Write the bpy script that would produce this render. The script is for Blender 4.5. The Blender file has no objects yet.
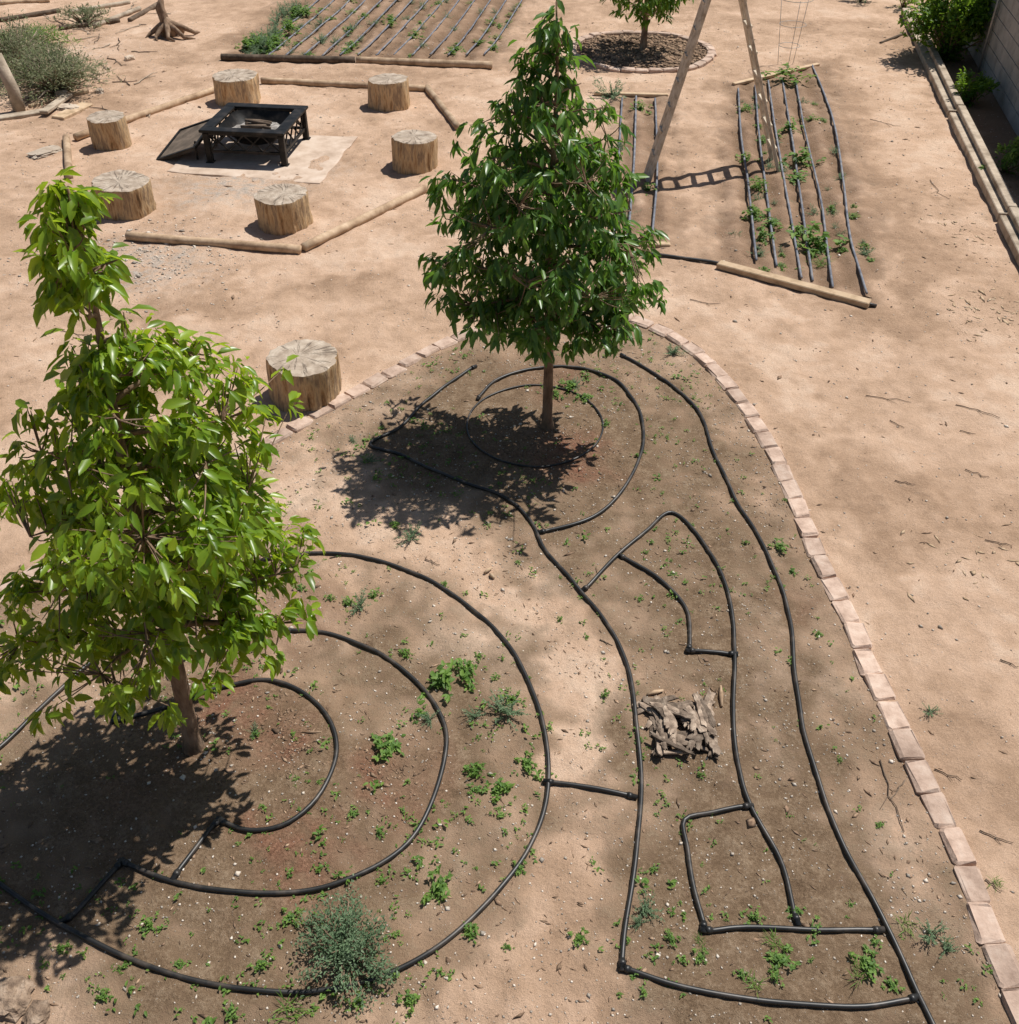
import bpy, math, random
import numpy as np
from mathutils import Vector, Matrix, noise as mnoise

# ------------------------------------------------------------------ basics
CAM_H = 4.5
TH = math.radians(39.4)
FPX = 1000.0
ST, CT = math.sin(TH), math.cos(TH)
scene = bpy.context.scene
COL = scene.collection
SUN_RATIO = 0.53

def gp(u, v):
    """site survey: photograph reading -> metres on the ground plane"""
    du = (u - 509.5) / FPX
    dv = (v - 512.0) / FPX
    t = CAM_H / (ST + dv * CT)
    return (du * t, (CT - dv * ST) * t)

def vnoise(x, y, seed=0.0):
    x = np.asarray(x, float); y = np.asarray(y, float)
    ix = np.floor(x); iy = np.floor(y)
    fx = x - ix; fy = y - iy
    fx = fx * fx * (3 - 2 * fx); fy = fy * fy * (3 - 2 * fy)
    def h(a, b):
        s = np.sin(a * 127.1 + b * 311.7 + seed * 17.3) * 43758.5453
        return s - np.floor(s)
    return (h(ix, iy) * (1 - fx) + h(ix + 1, iy) * fx) * (1 - fy) + (h(ix, iy + 1) * (1 - fx) + h(ix + 1, iy + 1) * fx) * fy

def gz(x, y):
    z = (vnoise(x * 1.3, y * 1.3, 1) - .5) * .024
    z = z + (vnoise(x * 4.3, y * 4.3, 2) - .5) * .022
    z = z + (vnoise(x * 9 + .3 * y, y * 8, 3) - .5) * .015
    z = z + (vnoise(x * 24, y * 24, 4) - .5) * .007
    return z

def gzf(x, y):
    return float(gz(x, y))

# ------------------------------------------------------------------ mesh builder
class MB:
    def __init__(self):
        self.v = []; self.f = []; self.t = []
    def add(self, vs, fs, tint=.5):
        o = len(self.v)
        self.v.extend([tuple(p) for p in vs])
        self.f.extend([tuple(i + o for i in f) for f in fs])
        self.t.extend([tint] * len(vs))
    def box(self, c, s, rot=None, jit=0.0, rnd=None, tint=.5, bev=0.0):
        hx, hy, hz = s[0] / 2, s[1] / 2, s[2] / 2
        if bev > 0:
            b = bev
            rings = []
            for zz, ins in ((-hz, b), (-hz + b, 0), (hz - b, 0), (hz, b)):
                ring = []
                x, y = hx - ins, hy - ins
                bb = b if ins == 0 else b * .6
                for (px, py) in ((x, y - bb), (x - bb, y), (-x + bb, y), (-x, y - bb), (-x, -y + bb), (-x + bb, -y), (x - bb, -y), (x, -y + bb)):
                    ring.append((px, py, zz))
                rings.append(ring)
            vs = [Vector(p) for r in rings for p in r]
            fs = [tuple(reversed(range(8)))]
            for k in range(3):
                for i in range(8):
                    j = (i + 1) % 8
                    fs.append((k * 8 + j, k * 8 + i, k * 8 + 8 + i, k * 8 + 8 + j)[::-1])
            fs.append(tuple(range(24, 32)))
        else:
            vs = [Vector((x, y, z)) for z in (-hz, hz) for y in (-hy, hy) for x in (-hx, hx)]
            fs = [(0, 2, 3, 1), (4, 5, 7, 6), (0, 1, 5, 4), (2, 6, 7, 3), (0, 4, 6, 2), (1, 3, 7, 5)]
        if jit and rnd:
            vs = [p + Vector((rnd.uniform(-jit, jit), rnd.uniform(-jit, jit), rnd.uniform(-jit, jit))) for p in vs]
        if rot is not None:
            vs = [rot @ p for p in vs]
        c = Vector(c)
        self.add([p + c for p in vs], fs, tint)
    def beam(self, a, b, w, h, bev=0.0, tint=.5, roll=0):
        a = Vector(a); b = Vector(b); d = b - a
        q = d.to_track_quat('Y', 'Z').to_matrix()
        if roll:
            q = q @ Matrix.Rotation(roll, 3, 'Y')
        self.box((a + b) / 2, (w, d.length, h), q, bev=bev, tint=tint)
    def tube(self, pts, rad, seg=8, cap=True, noise_amp=0.0, nseed=0, nscale=8, tint=.5):
        pts = [Vector(p) for p in pts]
        n = len(pts)
        if not hasattr(rad, '__len__'):
            rad = [rad] * n
        vs = []
        ref = Vector((0, 0, 1))
        t0 = (pts[1] - pts[0]).normalized()
        if abs(t0.dot(ref)) > .9:
            ref = Vector((1, 0, 0))
        side = t0.cross(ref).normalized()
        for i in range(n):
            if i == 0: t = pts[1] - pts[0]
            elif i == n - 1: t = pts[-1] - pts[-2]
            else: t = pts[i + 1] - pts[i - 1]
            t.normalize()
            side = (side - t * side.dot(t))
            if side.length < 1e-6:
                side = t.orthogonal()
            side.normalize()
            up = side.cross(t)
            for k in range(seg):
                a = 2 * math.pi * k / seg
                r = rad[i]
                dr = side * math.cos(a) + up * math.sin(a)
                if noise_amp:
                    p0 = pts[i] + dr * r
                    r *= 1 + noise_amp * mnoise.noise(Vector((math.cos(a) * 2 + nseed, math.sin(a) * 2, (p0 - pts[0]).length * nscale)))
                vs.append(pts[i] + dr * r)
        fs = []
        for i in range(n - 1):
            for k in range(seg):
                k2 = (k + 1) % seg
                fs.append((i * seg + k, i * seg + k2, (i + 1) * seg + k2, (i + 1) * seg + k))
        if cap:
            fs.append(tuple(reversed(range(seg))))
            fs.append(tuple(range((n - 1) * seg, n * seg)))
        self.add(vs, fs, tint)
    def obj(self, name, mat, parent=None, smooth=True, loc=None, link=True):
        me = bpy.data.meshes.new(name)
        me.from_pydata(self.v, [], self.f)
        at = me.attributes.new("tint", 'FLOAT', 'POINT')
        at.data.foreach_set("value", np.array(self.t, dtype=np.float32))
        me.materials.append(mat)
        if smooth:
            me.polygons.foreach_set("use_smooth", [True] * len(me.polygons))
        me.update()
        ob = bpy.data.objects.new(name, me)
        if link:
            COL.objects.link(ob)
        if parent: ob.parent = parent
        if loc: ob.location = loc
        return ob

def empty(name, loc=(0, 0, 0)):
    e = bpy.data.objects.new(name, None)
    e.empty_display_size = .2
    e.location = loc
    COL.objects.link(e)
    return e

def tag(o, label, cat, group=None):
    o["label"] = label; o["category"] = cat
    if group: o["group"] = group
    return o

def catmull(pts, step=.04, closed=False):
    P = [Vector(p) for p in pts]
    if len(P) < 3 and not closed:
        n = max(2, int((P[1] - P[0]).length / step))
        return [P[0].lerp(P[1], i / n) for i in range(n + 1)]
    out = []
    n = len(P)
    rng = n if closed else n - 1
    for i in range(rng):
        if closed:
            p0, p1, p2, p3 = P[(i - 1) % n], P[i], P[(i + 1) % n], P[(i + 2) % n]
        else:
            p1, p2 = P[i], P[i + 1]
            p0 = P[i - 1] if i > 0 else p1 * 2 - p2
            p3 = P[i + 2] if i + 2 < n else p2 * 2 - p1
        m = max(1, int((p2 - p1).length / step))
        for k in range(m):
            t = k / m
            out.append(.5 * ((2 * p1) + (p2 - p0) * t + (2 * p0 - 5 * p1 + 4 * p2 - p3) * t * t + (3 * p1 - p0 - 3 * p2 + p3) * t ** 3))
    out.append(P[0].copy() if closed else P[-1].copy())
    return out

# ------------------------------------------------------------------ materials
class NT:
    def __init__(self, name):
        self.m = bpy.data.materials.new(name)
        self.m.use_nodes = True
        self.nt = self.m.node_tree
        self.nt.nodes.clear()
        self.out = self.n('ShaderNodeOutputMaterial')
        self.bs = self.n('ShaderNodeBsdfPrincipled')
        self.l(self.bs.outputs[0], self.out.inputs[0])
    def n(self, t, **kw):
        nd = self.nt.nodes.new(t)
        for k, v in kw.items():
            setattr(nd, k, v)
        return nd
    def l(self, a, b):
        self.nt.links.new(a, b)
    def noise(self, vec, scale, detail=4, rough=.55):
        nd = self.n('ShaderNodeTexNoise')
        nd.inputs['Scale'].default_value = scale
        nd.inputs['Detail'].default_value = detail
        nd.inputs['Roughness'].default_value = rough
        self.l(vec, nd.inputs['Vector'])
        return nd.outputs['Fac']
    def ramp(self, fac, stops):
        r = self.n('ShaderNodeValToRGB')
        els = r.color_ramp.elements
        while len(els) < len(stops): els.new(.5)
        for e, (p, c) in zip(els, stops):
            e.position = p
            e.color = (c[0], c[1], c[2], 1) if hasattr(c, '__len__') else (c, c, c, 1)
        self.l(fac, r.inputs[0])
        return r.outputs[0]
    def mix(self, fac, a, b, blend='MIX'):
        m = self.n('ShaderNodeMix', data_type='RGBA', blend_type=blend)
        for s, v in ((m.inputs[0], fac), (m.inputs[6], a), (m.inputs[7], b)):
            if isinstance(v, (int, float)): s.default_value = v
            elif isinstance(v, tuple): s.default_value = (v[0], v[1], v[2], 1)
            else: self.l(v, s)
        return m.outputs[2]
    def math(self, op, a, b=None, c=None):
        m = self.n('ShaderNodeMath', operation=op)
        for s, v in ((m.inputs[0], a), (m.inputs[1], b), (m.inputs[2], c)):
            if v is None: continue
            if isinstance(v, (int, float)): s.default_value = v
            else: self.l(v, s)
        return m.outputs[0]
    def bump(self, h, strength=.5, dist=.01):
        b = self.n('ShaderNodeBump')
        b.inputs['Strength'].default_value = strength
        b.inputs['Distance'].default_value = dist
        self.l(h, b.inputs['Height'])
        self.l(b.outputs[0], self.bs.inputs['Normal'])
    def obj(self):
        return self.n('ShaderNodeTexCoord').outputs['Object']
    def rnd(self):
        return self.n('ShaderNodeObjectInfo').outputs['Random']
    def attr(self, nm):
        a = self.n('ShaderNodeAttribute'); a.attribute_name = nm
        return a

def hv(c, k): return (c[0] * k, c[1] * k, c[2] * k)

def m_basic(name, cols, scale=6, rough=.85, bump=.4, bdist=.01, detail=6, rndamt=.25, stretch=None, metallic=0, tintamt=.0, spec=.3):
    t = NT(name)
    v = t.obj()
    oi = t.rnd()
    add = t.n('ShaderNodeVectorMath', operation='ADD')
    comb = t.n('ShaderNodeCombineXYZ')
    t.l(t.math('MULTIPLY', oi, 37.0), comb.inputs[0]); t.l(t.math('MULTIPLY', oi, 91.0), comb.inputs[1])
    t.l(v, add.inputs[0]); t.l(comb.outputs[0], add.inputs[1])
    v = add.outputs[0]
    if stretch:
        mp = t.n('ShaderNodeMapping')
        mp.inputs['Scale'].default_value = stretch
        t.l(v, mp.inputs[0]); v = mp.outputs[0]
    f = t.noise(v, scale, detail, .62)
    n = len(cols)
    col = t.ramp(f, [(.3 + .4 * i / (n - 1), c) for i, c in enumerate(cols)])
    if rndamt:
        k = t.math('MULTIPLY_ADD', oi, rndamt * 2, 1 - rndamt)
        hsv = t.n('ShaderNodeHueSaturation')
        t.l(k, hsv.inputs['Value']); t.l(col, hsv.inputs['Color'])
        col = hsv.outputs[0]
    if tintamt:
        a = t.attr("tint").outputs['Fac']
        k = t.math('MULTIPLY_ADD', a, tintamt * 2, 1 - tintamt)
        hsv = t.n('ShaderNodeHueSaturation')
        t.l(k, hsv.inputs['Value']); t.l(col, hsv.inputs['Color'])
        col = hsv.outputs[0]
    t.l(col, t.bs.inputs['Base Color'])
    t.bs.inputs['Roughness'].default_value = rough
    t.bs.inputs['Metallic'].default_value = metallic
    t.bs.inputs['Specular IOR Level'].default_value = spec
    f2 = t.noise(v, scale * 3.5, 6, .65)
    t.bump(f2, bump, bdist)
    return t.m

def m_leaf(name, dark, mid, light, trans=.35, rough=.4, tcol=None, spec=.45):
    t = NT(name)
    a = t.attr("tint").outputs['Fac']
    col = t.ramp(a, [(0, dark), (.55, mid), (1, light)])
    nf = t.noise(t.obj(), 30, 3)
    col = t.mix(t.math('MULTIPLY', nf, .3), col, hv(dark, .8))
    t.l(col, t.bs.inputs['Base Color'])
    t.bs.inputs['Roughness'].default_value = rough
    t.bs.inputs['Specular IOR Level'].default_value = spec
    tr = t.n('ShaderNodeBsdfTranslucent')
    tc = t.mix(.6, col, tcol or hv(light, 1.6))
    t.l(tc, tr.inputs['Color'])
    ms = t.n('ShaderNodeMixShader')
    ms.inputs[0].default_value = trans
    t.l(t.bs.outputs[0], ms.inputs[1]); t.l(tr.outputs[0], ms.inputs[2])
    t.l(ms.outputs[0], t.out.inputs[0])
    return t.m

M_leaf_dark = m_leaf("foliage_deep_green", (.025, .075, .014), (.085, .19, .028), (.19, .35, .055), .38, .36, (.28, .54, .05), .65)
M_leaf_lime = m_leaf("foliage_lime_green", (.05, .115, .010), (.17, .31, .020), (.38, .52, .04), .48, .34, (.64, .80, .04), .65)
M_leaf_far = m_leaf("foliage_mid_green", (.03, .09, .010), (.10, .22, .02), (.23, .38, .04), .4, .5, (.38, .6, .04))
M_weed = m_leaf("weed_green", (.05, .12, .02), (.13, .25, .04), (.24, .38, .07), .38, .6)
M_weed_blue = m_leaf("weed_bluegreen", (.09, .15, .08), (.17, .26, .14), (.28, .37, .23), .35, .8, spec=.2)
M_dry = m_leaf("dry_brush", (.08, .11, .045), (.20, .235, .12), (.38, .38, .25), .25, .9, spec=.1)
M_bark = m_basic("tree_bark", [(.10, .065, .04), (.26, .17, .11), (.38, .28, .20)], 18, .9, .6, .01, stretch=(1, 1, .4))
M_stumpbark = m_basic("stump_bark", [(.13, .075, .035), (.42, .255, .125), (.62, .44, .25), (.30, .21, .135), (.56, .38, .20)], 7, .9, 1.0, .016, stretch=(2.4, 2.4, .45), rndamt=.15)
M_timber = m_basic("weathered_timber", [(.22, .14, .085), (.44, .31, .20), (.6, .45, .31)], 6, .9, .6, .006, rndamt=.18)
M_greytimber = m_basic("grey_timber", [(.22, .17, .12), (.42, .34, .255), (.58, .48, .37)], 5, .9, .8, .01, rndamt=.12)
M_board = m_basic("bleached_board", [(.36, .25, .15), (.54, .39, .25), (.62, .47, .32)], 8, .85, .4, .004, rndamt=.12)
M_darkwood = m_basic("dark_wood", [(.06, .042, .03), (.14, .10, .07), (.24, .18, .13)], 8, .9, .6, .006)
M_brick = m_basic("paver_brick", [(.36, .25, .19), (.53, .385, .30), (.64, .50, .405)], 11, .95, .8, .008, rndamt=.16)
M_hose = m_basic("black_poly_hose", [(.010, .010, .010), (.020, .019, .018), (.09, .07, .055)], 7, .45, .15, .002, rndamt=.1, spec=.6)
M_hose_b = m_basic("dusty_soaker_hose", [(.10, .105, .13), (.18, .19, .22), (.32, .30, .29)], 9, .7, .2, .002, rndamt=.1)
M_iron = m_basic("black_iron", [(.007, .007, .007), (.016, .015, .014), (.05, .042, .036)], 9, .5, .3, .003, metallic=.3, rndamt=0)
M_ash = m_basic("ash", [(.08, .075, .07), (.26, .24, .22), (.5, .47, .43)], 14, .95, .9, .02)
M_plate = m_basic("sooty_steel", [(.07, .055, .042), (.15, .115, .085), (.26, .2, .15)], 6, .7, .3, .003, metallic=.1, rndamt=0)
M_concrete = m_basic("pale_concrete", [(.42, .31, .23), (.57, .44, .34), (.66, .54, .44)], 4, .95, .6, .008, rndamt=0)
M_wall = m_basic("wall_block", [(.28, .27, .25), (.37, .36, .335), (.44, .42, .39)], 4, .95, .5, .006, rndamt=.08)
M_stone = m_basic("pale_stone", [(.42, .33, .25), (.54, .44, .34), (.64, .55, .45)], 7, .95, .6, .01)
M_rock = m_basic("brown_rock", [(.12, .08, .055), (.33, .235, .165), (.50, .385, .29)], 14, .95, 1.0, .02)
M_pebble = m_basic("pebbles", [(.34, .28, .22), (.54, .47, .39), (.68, .63, .56)], 40, .9, .1, .002, tintamt=.45, rndamt=0)
M_chip = m_basic("mulch_chips", [(.12, .075, .05), (.26, .17, .11), (.42, .30, .2)], 30, .95, .1, .002, tintamt=.5, rndamt=0)
M_barkpile = m_basic("bark_chunks", [(.09, .065, .048), (.26, .195, .145), (.48, .38, .29)], 18, .95, 1.0, .008, rndamt=.45)
M_ladder = m_basic("ladder_rail", [(.34, .27, .19), (.56, .47, .36), (.70, .62, .5)], 12, .8, .3, .003, rndamt=0)
M_wire = m_basic("galvanised_wire", [(.3, .28, .26), (.4, .39, .37)], 9, .5, .1, .001, metallic=.6)

def m_cut():
    t = NT("cut_wood_rings")
    v = t.obj()
    nz = t.n('ShaderNodeTexNoise'); nz.inputs['Scale'].default_value = 4
    t.l(v, nz.inputs['Vector'])
    vm = t.n('ShaderNodeVectorMath', operation='SCALE'); vm.inputs[3].default_value = .06
    t.l(nz.outputs['Color'], vm.inputs[0])
    ad = t.n('ShaderNodeVectorMath', operation='ADD')
    t.l(v, ad.inputs[0]); t.l(vm.outputs[0], ad.inputs[1])
    sep = t.n('ShaderNodeSeparateXYZ'); t.l(ad.outputs[0], sep.inputs[0])
    x2 = t.math('MULTIPLY', sep.outputs[0], sep.outputs[0]); y2 = t.math('MULTIPLY', sep.outputs[1], sep.outputs[1])
    r = t.math('SQRT', t.math('ADD', x2, y2))
    ring = t.math('SINE', t.math('MULTIPLY', r, 260))
    ang = t.math('ARCTAN2', sep.outputs[1], sep.outputs[0])
    cb = t.n('ShaderNodeCombineXYZ')
    t.l(t.math('MULTIPLY', ang, 3.0), cb.inputs[0]); t.l(t.math('MULTIPLY', r, 1.5), cb.inputs[1]); t.l(t.math('MULTIPLY', t.rnd(), 30), cb.inputs[2])
    crack = t.noise(cb.outputs[0], 3.2, 5, .6)
    ck = t.ramp(crack, [(.37, (0, 0, 0)), (.43, (1, 1, 1))])
    base = t.ramp(t.noise(v, 11, 6), [(.3, (.27, .205, .15)), (.5, (.43, .345, .265)), (.7, (.58, .49, .39))])
    c2 = t.mix(t.math('MULTIPLY_ADD', ring, .2, .2), base, (.22, .165, .115))
    c3 = t.mix(ck, (.11, .08, .055), base)
    c4 = t.mix(.42, c3, c2)
    t.l(c4, t.bs.inputs['Base Color'])
    t.bs.inputs['Roughness'].default_value = .9
    t.bump(ck, .8, .009)
    return t.m
M_cut = m_cut()

# ------------------------------------------------------------------ layout
def P(*uv): return [gp(u, v) for u, v in uv]
hoses_big = [
 ("black drip hose looping wide around the leafy fruit tree", P((-60,845),(0,885),(60,925),(130,960),(200,983),(300,992),(400,970),(480,915),(530,850),(547,775),(535,700),(505,640),(460,600),(410,573),(350,558),(300,557),(240,570),(170,605),(100,655),(40,710),(-20,770))),
 ("black drip hose in a half ring around the fruit tree", P((122,862),(180,885),(260,895),(340,885),(400,850),(435,800),(447,750),(440,715),(415,680),(375,652),(330,636),(285,632))),
 ("short black hose joining two drip rings", P((122,862),(65,922))),
 ("small inner drip ring of black hose near trunk", P((220,822),(250,832),(290,825),(325,795),(338,755),(325,715),(295,690),(260,682),(215,690),(160,712),(115,722))),
 ("short black hose between inner and middle rings", P((220,822),(175,880))),
 ("short stub of black hose beside the trunk", P((115,722),(128,690))),
 ("short black hose linking ring to long feeder line", P((546,782),(590,788),(634,796))),
 ("long black feeder hose snaking through the garden bed", P((475,368),(430,400),(400,428),(370,444),(400,455),(450,478),(500,497),(530,520),(545,550),(570,580),(600,615),(622,655),(636,720),(639,800),(633,880),(622,970))),
 ("black hose closing the end of the planting strip", P((622,970),(680,990),(760,1003),(850,1008),(916,998))),
 ("black drip ring around the dark green fruit tree", P((540,532),(590,520),(625,490),(643,450),(640,415),(620,385),(585,370),(540,369),(500,380),(478,400))),
 ("long black hose running beside the brick edging", P((622,355),(660,378),(697,412),(715,460),(755,535),(785,600),(797,680),(805,740),(822,800),(860,880),(895,950),(918,1000),(945,1060))),
 ("bent black hose crossing the middle of the bed", P((583,590),(600,573),(620,552),(645,532),(671,513),(700,540),(725,590),(735,650),(735,710),(738,770),(750,808),(780,860),(797,925))),
 ("short curved black hose inside the bed", P((620,556),(660,580),(685,610),(688,652))),
 ("short straight black hose joining two lines", P((688,652),(735,656))),
 ("black hose forming a square loop in soil", P((750,808),(715,814),(684,820),(687,850),(692,890),(703,932))),
 ("black hose across the end of the square loop", P((703,932),(745,928),(820,932),(880,931))),
]
ring = []
for i in range(16):
    a = 2 * math.pi * i / 16
    ring.append(gp(535 + 68 * math.cos(a), 427 + 41 * math.sin(a)))
hoses_closed = [("thin inner drip ring around the fruit tree trunk", ring)]

border_uv = [(-90,650),(-40,620),(0,595),(35,575),(110,528),(190,483),(262,445),(300,424),(345,399),(395,371),(440,346),(500,322),(560,309),(610,312),(650,325),(690,347),(722,378),(752,418),(775,455),(800,512),(825,570),(850,622),(880,690),(905,742),(935,800),(960,855),(985,925),(1010,985),(1040,1060)]
border = [gp(*p) for p in border_uv]
border_s = catmull([Vector((x, y, 0)) for x, y in border], .02)

# ------------------------------------------------------------------ ground
xs = list(np.arange(-3.4, 3.4, .025))
x = 3.4
while x < 9.5:
    xs.append(x); x += .05
while x < 260:
    d = max(.08, (x - 9) * .25); xs.append(x); x += d
neg = []
x = -3.425
while x > -10.5:
    neg.append(x); x -= .05
while x > -260:
    neg.append(x); x -= max(.08, (-x - 10) * .25)
xs = np.array(sorted(neg) + xs)
ys = []
y = 1.3
while y < 22:
    ys.append(y); y += .016 + .0028 * y
while y < 300:
    ys.append(y); y += max(.1, (y - 21.5) * .25)
neg = []
y = 1.26
while y > -100:
    neg.append(y); y -= max(.05, (1.3 - y) * .3)
ys = np.array(sorted(neg) + ys)
GX, GY = np.meshgrid(xs, ys)
X = GX.ravel(); Y = GY.ravel()
near = (X > -10.5) & (X < 9.5) & (Y > 0) & (Y < 23)
Z = np.where(near, gz(X, Y), -.01)

def polymask(X, Y, poly, soft=.1):
    inside = np.zeros(len(X), bool)
    dmin = np.full(len(X), 1e9)
    n = len(poly)
    for i in range(n):
        x1, y1 = poly[i]; x2, y2 = poly[(i + 1) % n]
        c = ((y1 > Y) != (y2 > Y)) & (X < (x2 - x1) * (Y - y1) / (y2 - y1 + 1e-12) + x1)
        inside ^= c
        dx, dy = x2 - x1, y2 - y1
        t = np.clip(((X - x1) * dx + (Y - y1) * dy) / (dx * dx + dy * dy + 1e-12), 0, 1)
        dd = np.hypot(X - x1 - t * dx, Y - y1 - t * dy)
        dmin = np.minimum(dmin, dd)
    s = np.where(inside, dmin, -dmin)
    return np.clip(s / soft * .5 + .5, 0, 1)

idx = np.nonzero(near)[0]
NX, NY = X[idx], Y[idx]
wx = NX + (vnoise(NX * 3, NY * 3, 11) - .5) * .34 + (vnoise(NX * 9, NY * 9, 15) - .5) * .16 + (vnoise(NX * 20, NY * 20, 18) - .5) * .06
wy = NY + (vnoise(NX * 3, NY * 3, 12) - .5) * .34 + (vnoise(NX * 9, NY * 9, 16) - .5) * .16 + (vnoise(NX * 20, NY * 20, 19) - .5) * .06
bedpoly = [(p.x, p.y) for p in border_s[::8]] + [(3.2, -1), (-6, -1)]
bed = polymask(NX, NY, bedpoly, .06)
damp = bed * .44
red = np.zeros(len(NX)); grey = np.zeros(len(NX))
def blob(arr, u, v, r, k, ry=None):
    bx, by = gp(u, v)
    ry = ry or r
    g = np.exp(-(((wx - bx) / r) ** 2 + ((wy - by) / ry) ** 2))
    arr += k * g
for u, v, r, k in [(520,430,.75,.4),(600,450,.5,.3),(430,470,.6,.25),(480,395,.4,.25),(690,450,.45,.15),(640,500,.4,.12),(690,560,.35,.22),(700,640,.35,.25),(690,760,.4,.28),
                   (730,870,.35,.28),(800,850,.3,.18),(830,930,.4,.22),(700,960,.45,.25),(840,990,.4,.25),(770,700,.3,.15),(750,600,.3,.12),(820,700,.3,.1),(900,900,.3,.1),
                   (170,750,.55,.3),(300,760,.4,.3),(250,860,.45,.25),(100,860,.5,.25),(430,700,.35,.22),(480,760,.3,.2),(390,800,.3,.2),(340,940,.4,.2),(140,930,.4,.2),(400,620,.3,.2),(60,780,.6,.2),
                   (530,600,.3,-.5),(575,680,.28,-.55),(590,760,.25,-.55),(590,850,.3,-.55),(560,930,.35,-.5),(540,1000,.4,-.45),(480,570,.4,-.45),(400,545,.4,-.35),(320,535,.5,-.45),(270,480,.5,-.3),(330,470,.4,-.15),
                   (880,800,.2,-.18),(930,900,.2,-.15),(470,980,.3,-.35),(30,1000,.5,-.3),(260,590,.5,-.2),(400,900,.12,-.2),(60,660,.6,-.35),(350,700,.2,-.15),(480,640,.2,-.15)]:
    blob(damp, u, v, r, k)
hp = []
for lab, pts in hoses_big + [(hoses_closed[0][0], ring + [ring[0]])]:
    s = catmull([Vector((a, b, 0)) for a, b in pts], .07)
    hp += [(p.x, p.y) for p in s]
hp = np.array(hp)
sel = np.nonzero((NX > -4.5) & (NX < 3.2) & (NY < 9.5))[0]
dh = np.full(len(NX), 9.0); dhw = np.full(len(NX), 9.0)
for k in range(0, len(sel), 20000):
    s = sel[k:k + 20000]
    d2 = (NX[s][:, None] - hp[:, 0][None]) ** 2 + (NY[s][:, None] - hp[:, 1][None]) ** 2
    dh[s] = np.sqrt(d2.min(axis=1))
    d2 = (wx[s][:, None] - hp[:, 0][None]) ** 2 + (wy[s][:, None] - hp[:, 1][None]) ** 2
    dhw[s] = np.sqrt(d2.min(axis=1))
damp += bed * .26 * np.exp(-(dhw / (.07 + .12 * vnoise(NX * 2.5, NY * 2.5, 44))) ** 2)
damp += bed * ((vnoise(NX * 5, NY * 5, 47) - .5) * .30 + (vnoise(NX * 13, NY * 13, 48) - .5) * .28)
damp *= bed
Z[idx] += .006 * np.exp(-((dh - .05) / .03) ** 2) * vnoise(NX * 8, NY * 8, 91)
def plot(poly, k, a, b_, spacing):
    global damp
    pm = polymask(wx, wy, [gp(*q) for q in poly], .25)
    A = np.array(gp(*a)); B = np.array(gp(*b_)); d = (B - A) / np.linalg.norm(B - A)
    s = (NX - A[0]) * -d[1] + (NY - A[1]) * d[0] + .12 * (vnoise(NX * 1.5, NY * 1.5, 5) - .5)
    fur = .5 + .5 * np.cos(s / spacing * 2 * math.pi)
    damp = np.maximum(damp, pm * (k + .26 * (1 - fur)) + pm * (vnoise(NX * 6, NY * 6, 8) - .5) * .4)
    red[:] += pm * .28
    Z[idx] += pm * (fur - .6) * .034 + pm * (vnoise(NX * 7, NY * 7, 9) - .5) * .035
plot([(222,58),(492,66),(535,-14),(300,-14)], .48, (355,58), (410,-5), .33)
plot([(716,262),(874,306),(866,180),(826,62),(730,84)], .46, (745,120), (770,270), .30)
plot([(610,246),(672,246),(672,94),(606,94)], .42, (640,98), (636,240), .3)
tx, ty = gp(641, 52)
rr = np.hypot(NX - tx, NY - ty)
damp = np.maximum(damp, np.clip((1.12 - rr) * 6, 0, 1) * .95)
pm = polymask(wx, wy, [gp(922,48), gp(1035,262), gp(1120,200), gp(975,30)], .3)
damp = np.maximum(damp, pm * .7)
for u, v, r, k in [(300,735,.16,1),(385,775,.16,1),(275,858,.16,.9),(565,455,.24,1),(600,470,.2,.8),(225,712,.24,.9),(140,790,.3,.5),(560,380,.3,.6),(280,700,.2,.5),(310,610,.25,.4),(800,610,.1,.4),(500,455,.3,.5),(330,840,.15,.5),(430,800,.12,.4),(260,640,.2,.4)]:
    blob(red, u, v, r, k * .95)
for u, v, r, k in [(150,262,.6,.9),(95,250,.4,.5),(260,185,.5,.8),(205,190,.5,.9),(130,275,.4,.6),(330,170,.3,.3),(60,55,.9,.5),(265,545,.3,.25)]:
    blob(grey, u, v, r, k)
tone = .5 + (vnoise(wx * .7, wy * .7, 31) - .5) * .7 + (vnoise(wx * 2.1, wy * 2.1, 32) - .5) * .7 + (vnoise(wx * 6.1, wy * 6.1, 33) - .5) * .55 + (vnoise(NX * 14, NY * 14, 34) - .5) * .3
for u, v, r, k in [(900,400,1.2,.2),(740,330,.9,.2),(950,600,.8,.1),(60,360,1.5,.1),(880,40,1.5,-.25),(560,80,1.0,-.15),(150,400,1.2,-.2),(900,330,.5,-.3),(640,290,1,.2),(320,200,1.2,-.15),(850,480,.3,-.3),(960,700,.4,-.25)]:
    blob(tone, u, v, r, k)
for pl, wd, kk in (([(700,290),(780,300),(850,318),(905,320),(925,300),(900,220),(860,120),(840,60)], .15, .55), ([(800,420),(870,520),(930,640),(1010,800)], .25, .25), ([(20,330),(150,310),(300,290),(440,270)], .3, .2)):
    pthc = np.array([(p.x, p.y) for p in catmull([Vector((*gp(*q), 0)) for q in pl], .1)])
    dp = np.full(len(NX), 9.0); s2 = np.nonzero(NY > 2)[0]
    for k in range(0, len(s2), 20000):
        s = s2[k:k + 20000]
        dp[s] = np.sqrt(((wx[s][:, None] - pthc[:, 0][None]) ** 2 + (wy[s][:, None] - pthc[:, 1][None]) ** 2).min(axis=1))
    tone -= kk * np.exp(-(dp / wd) ** 2)
A = np.zeros((len(X), 4), np.float32); A[:, 3] = 1
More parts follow.
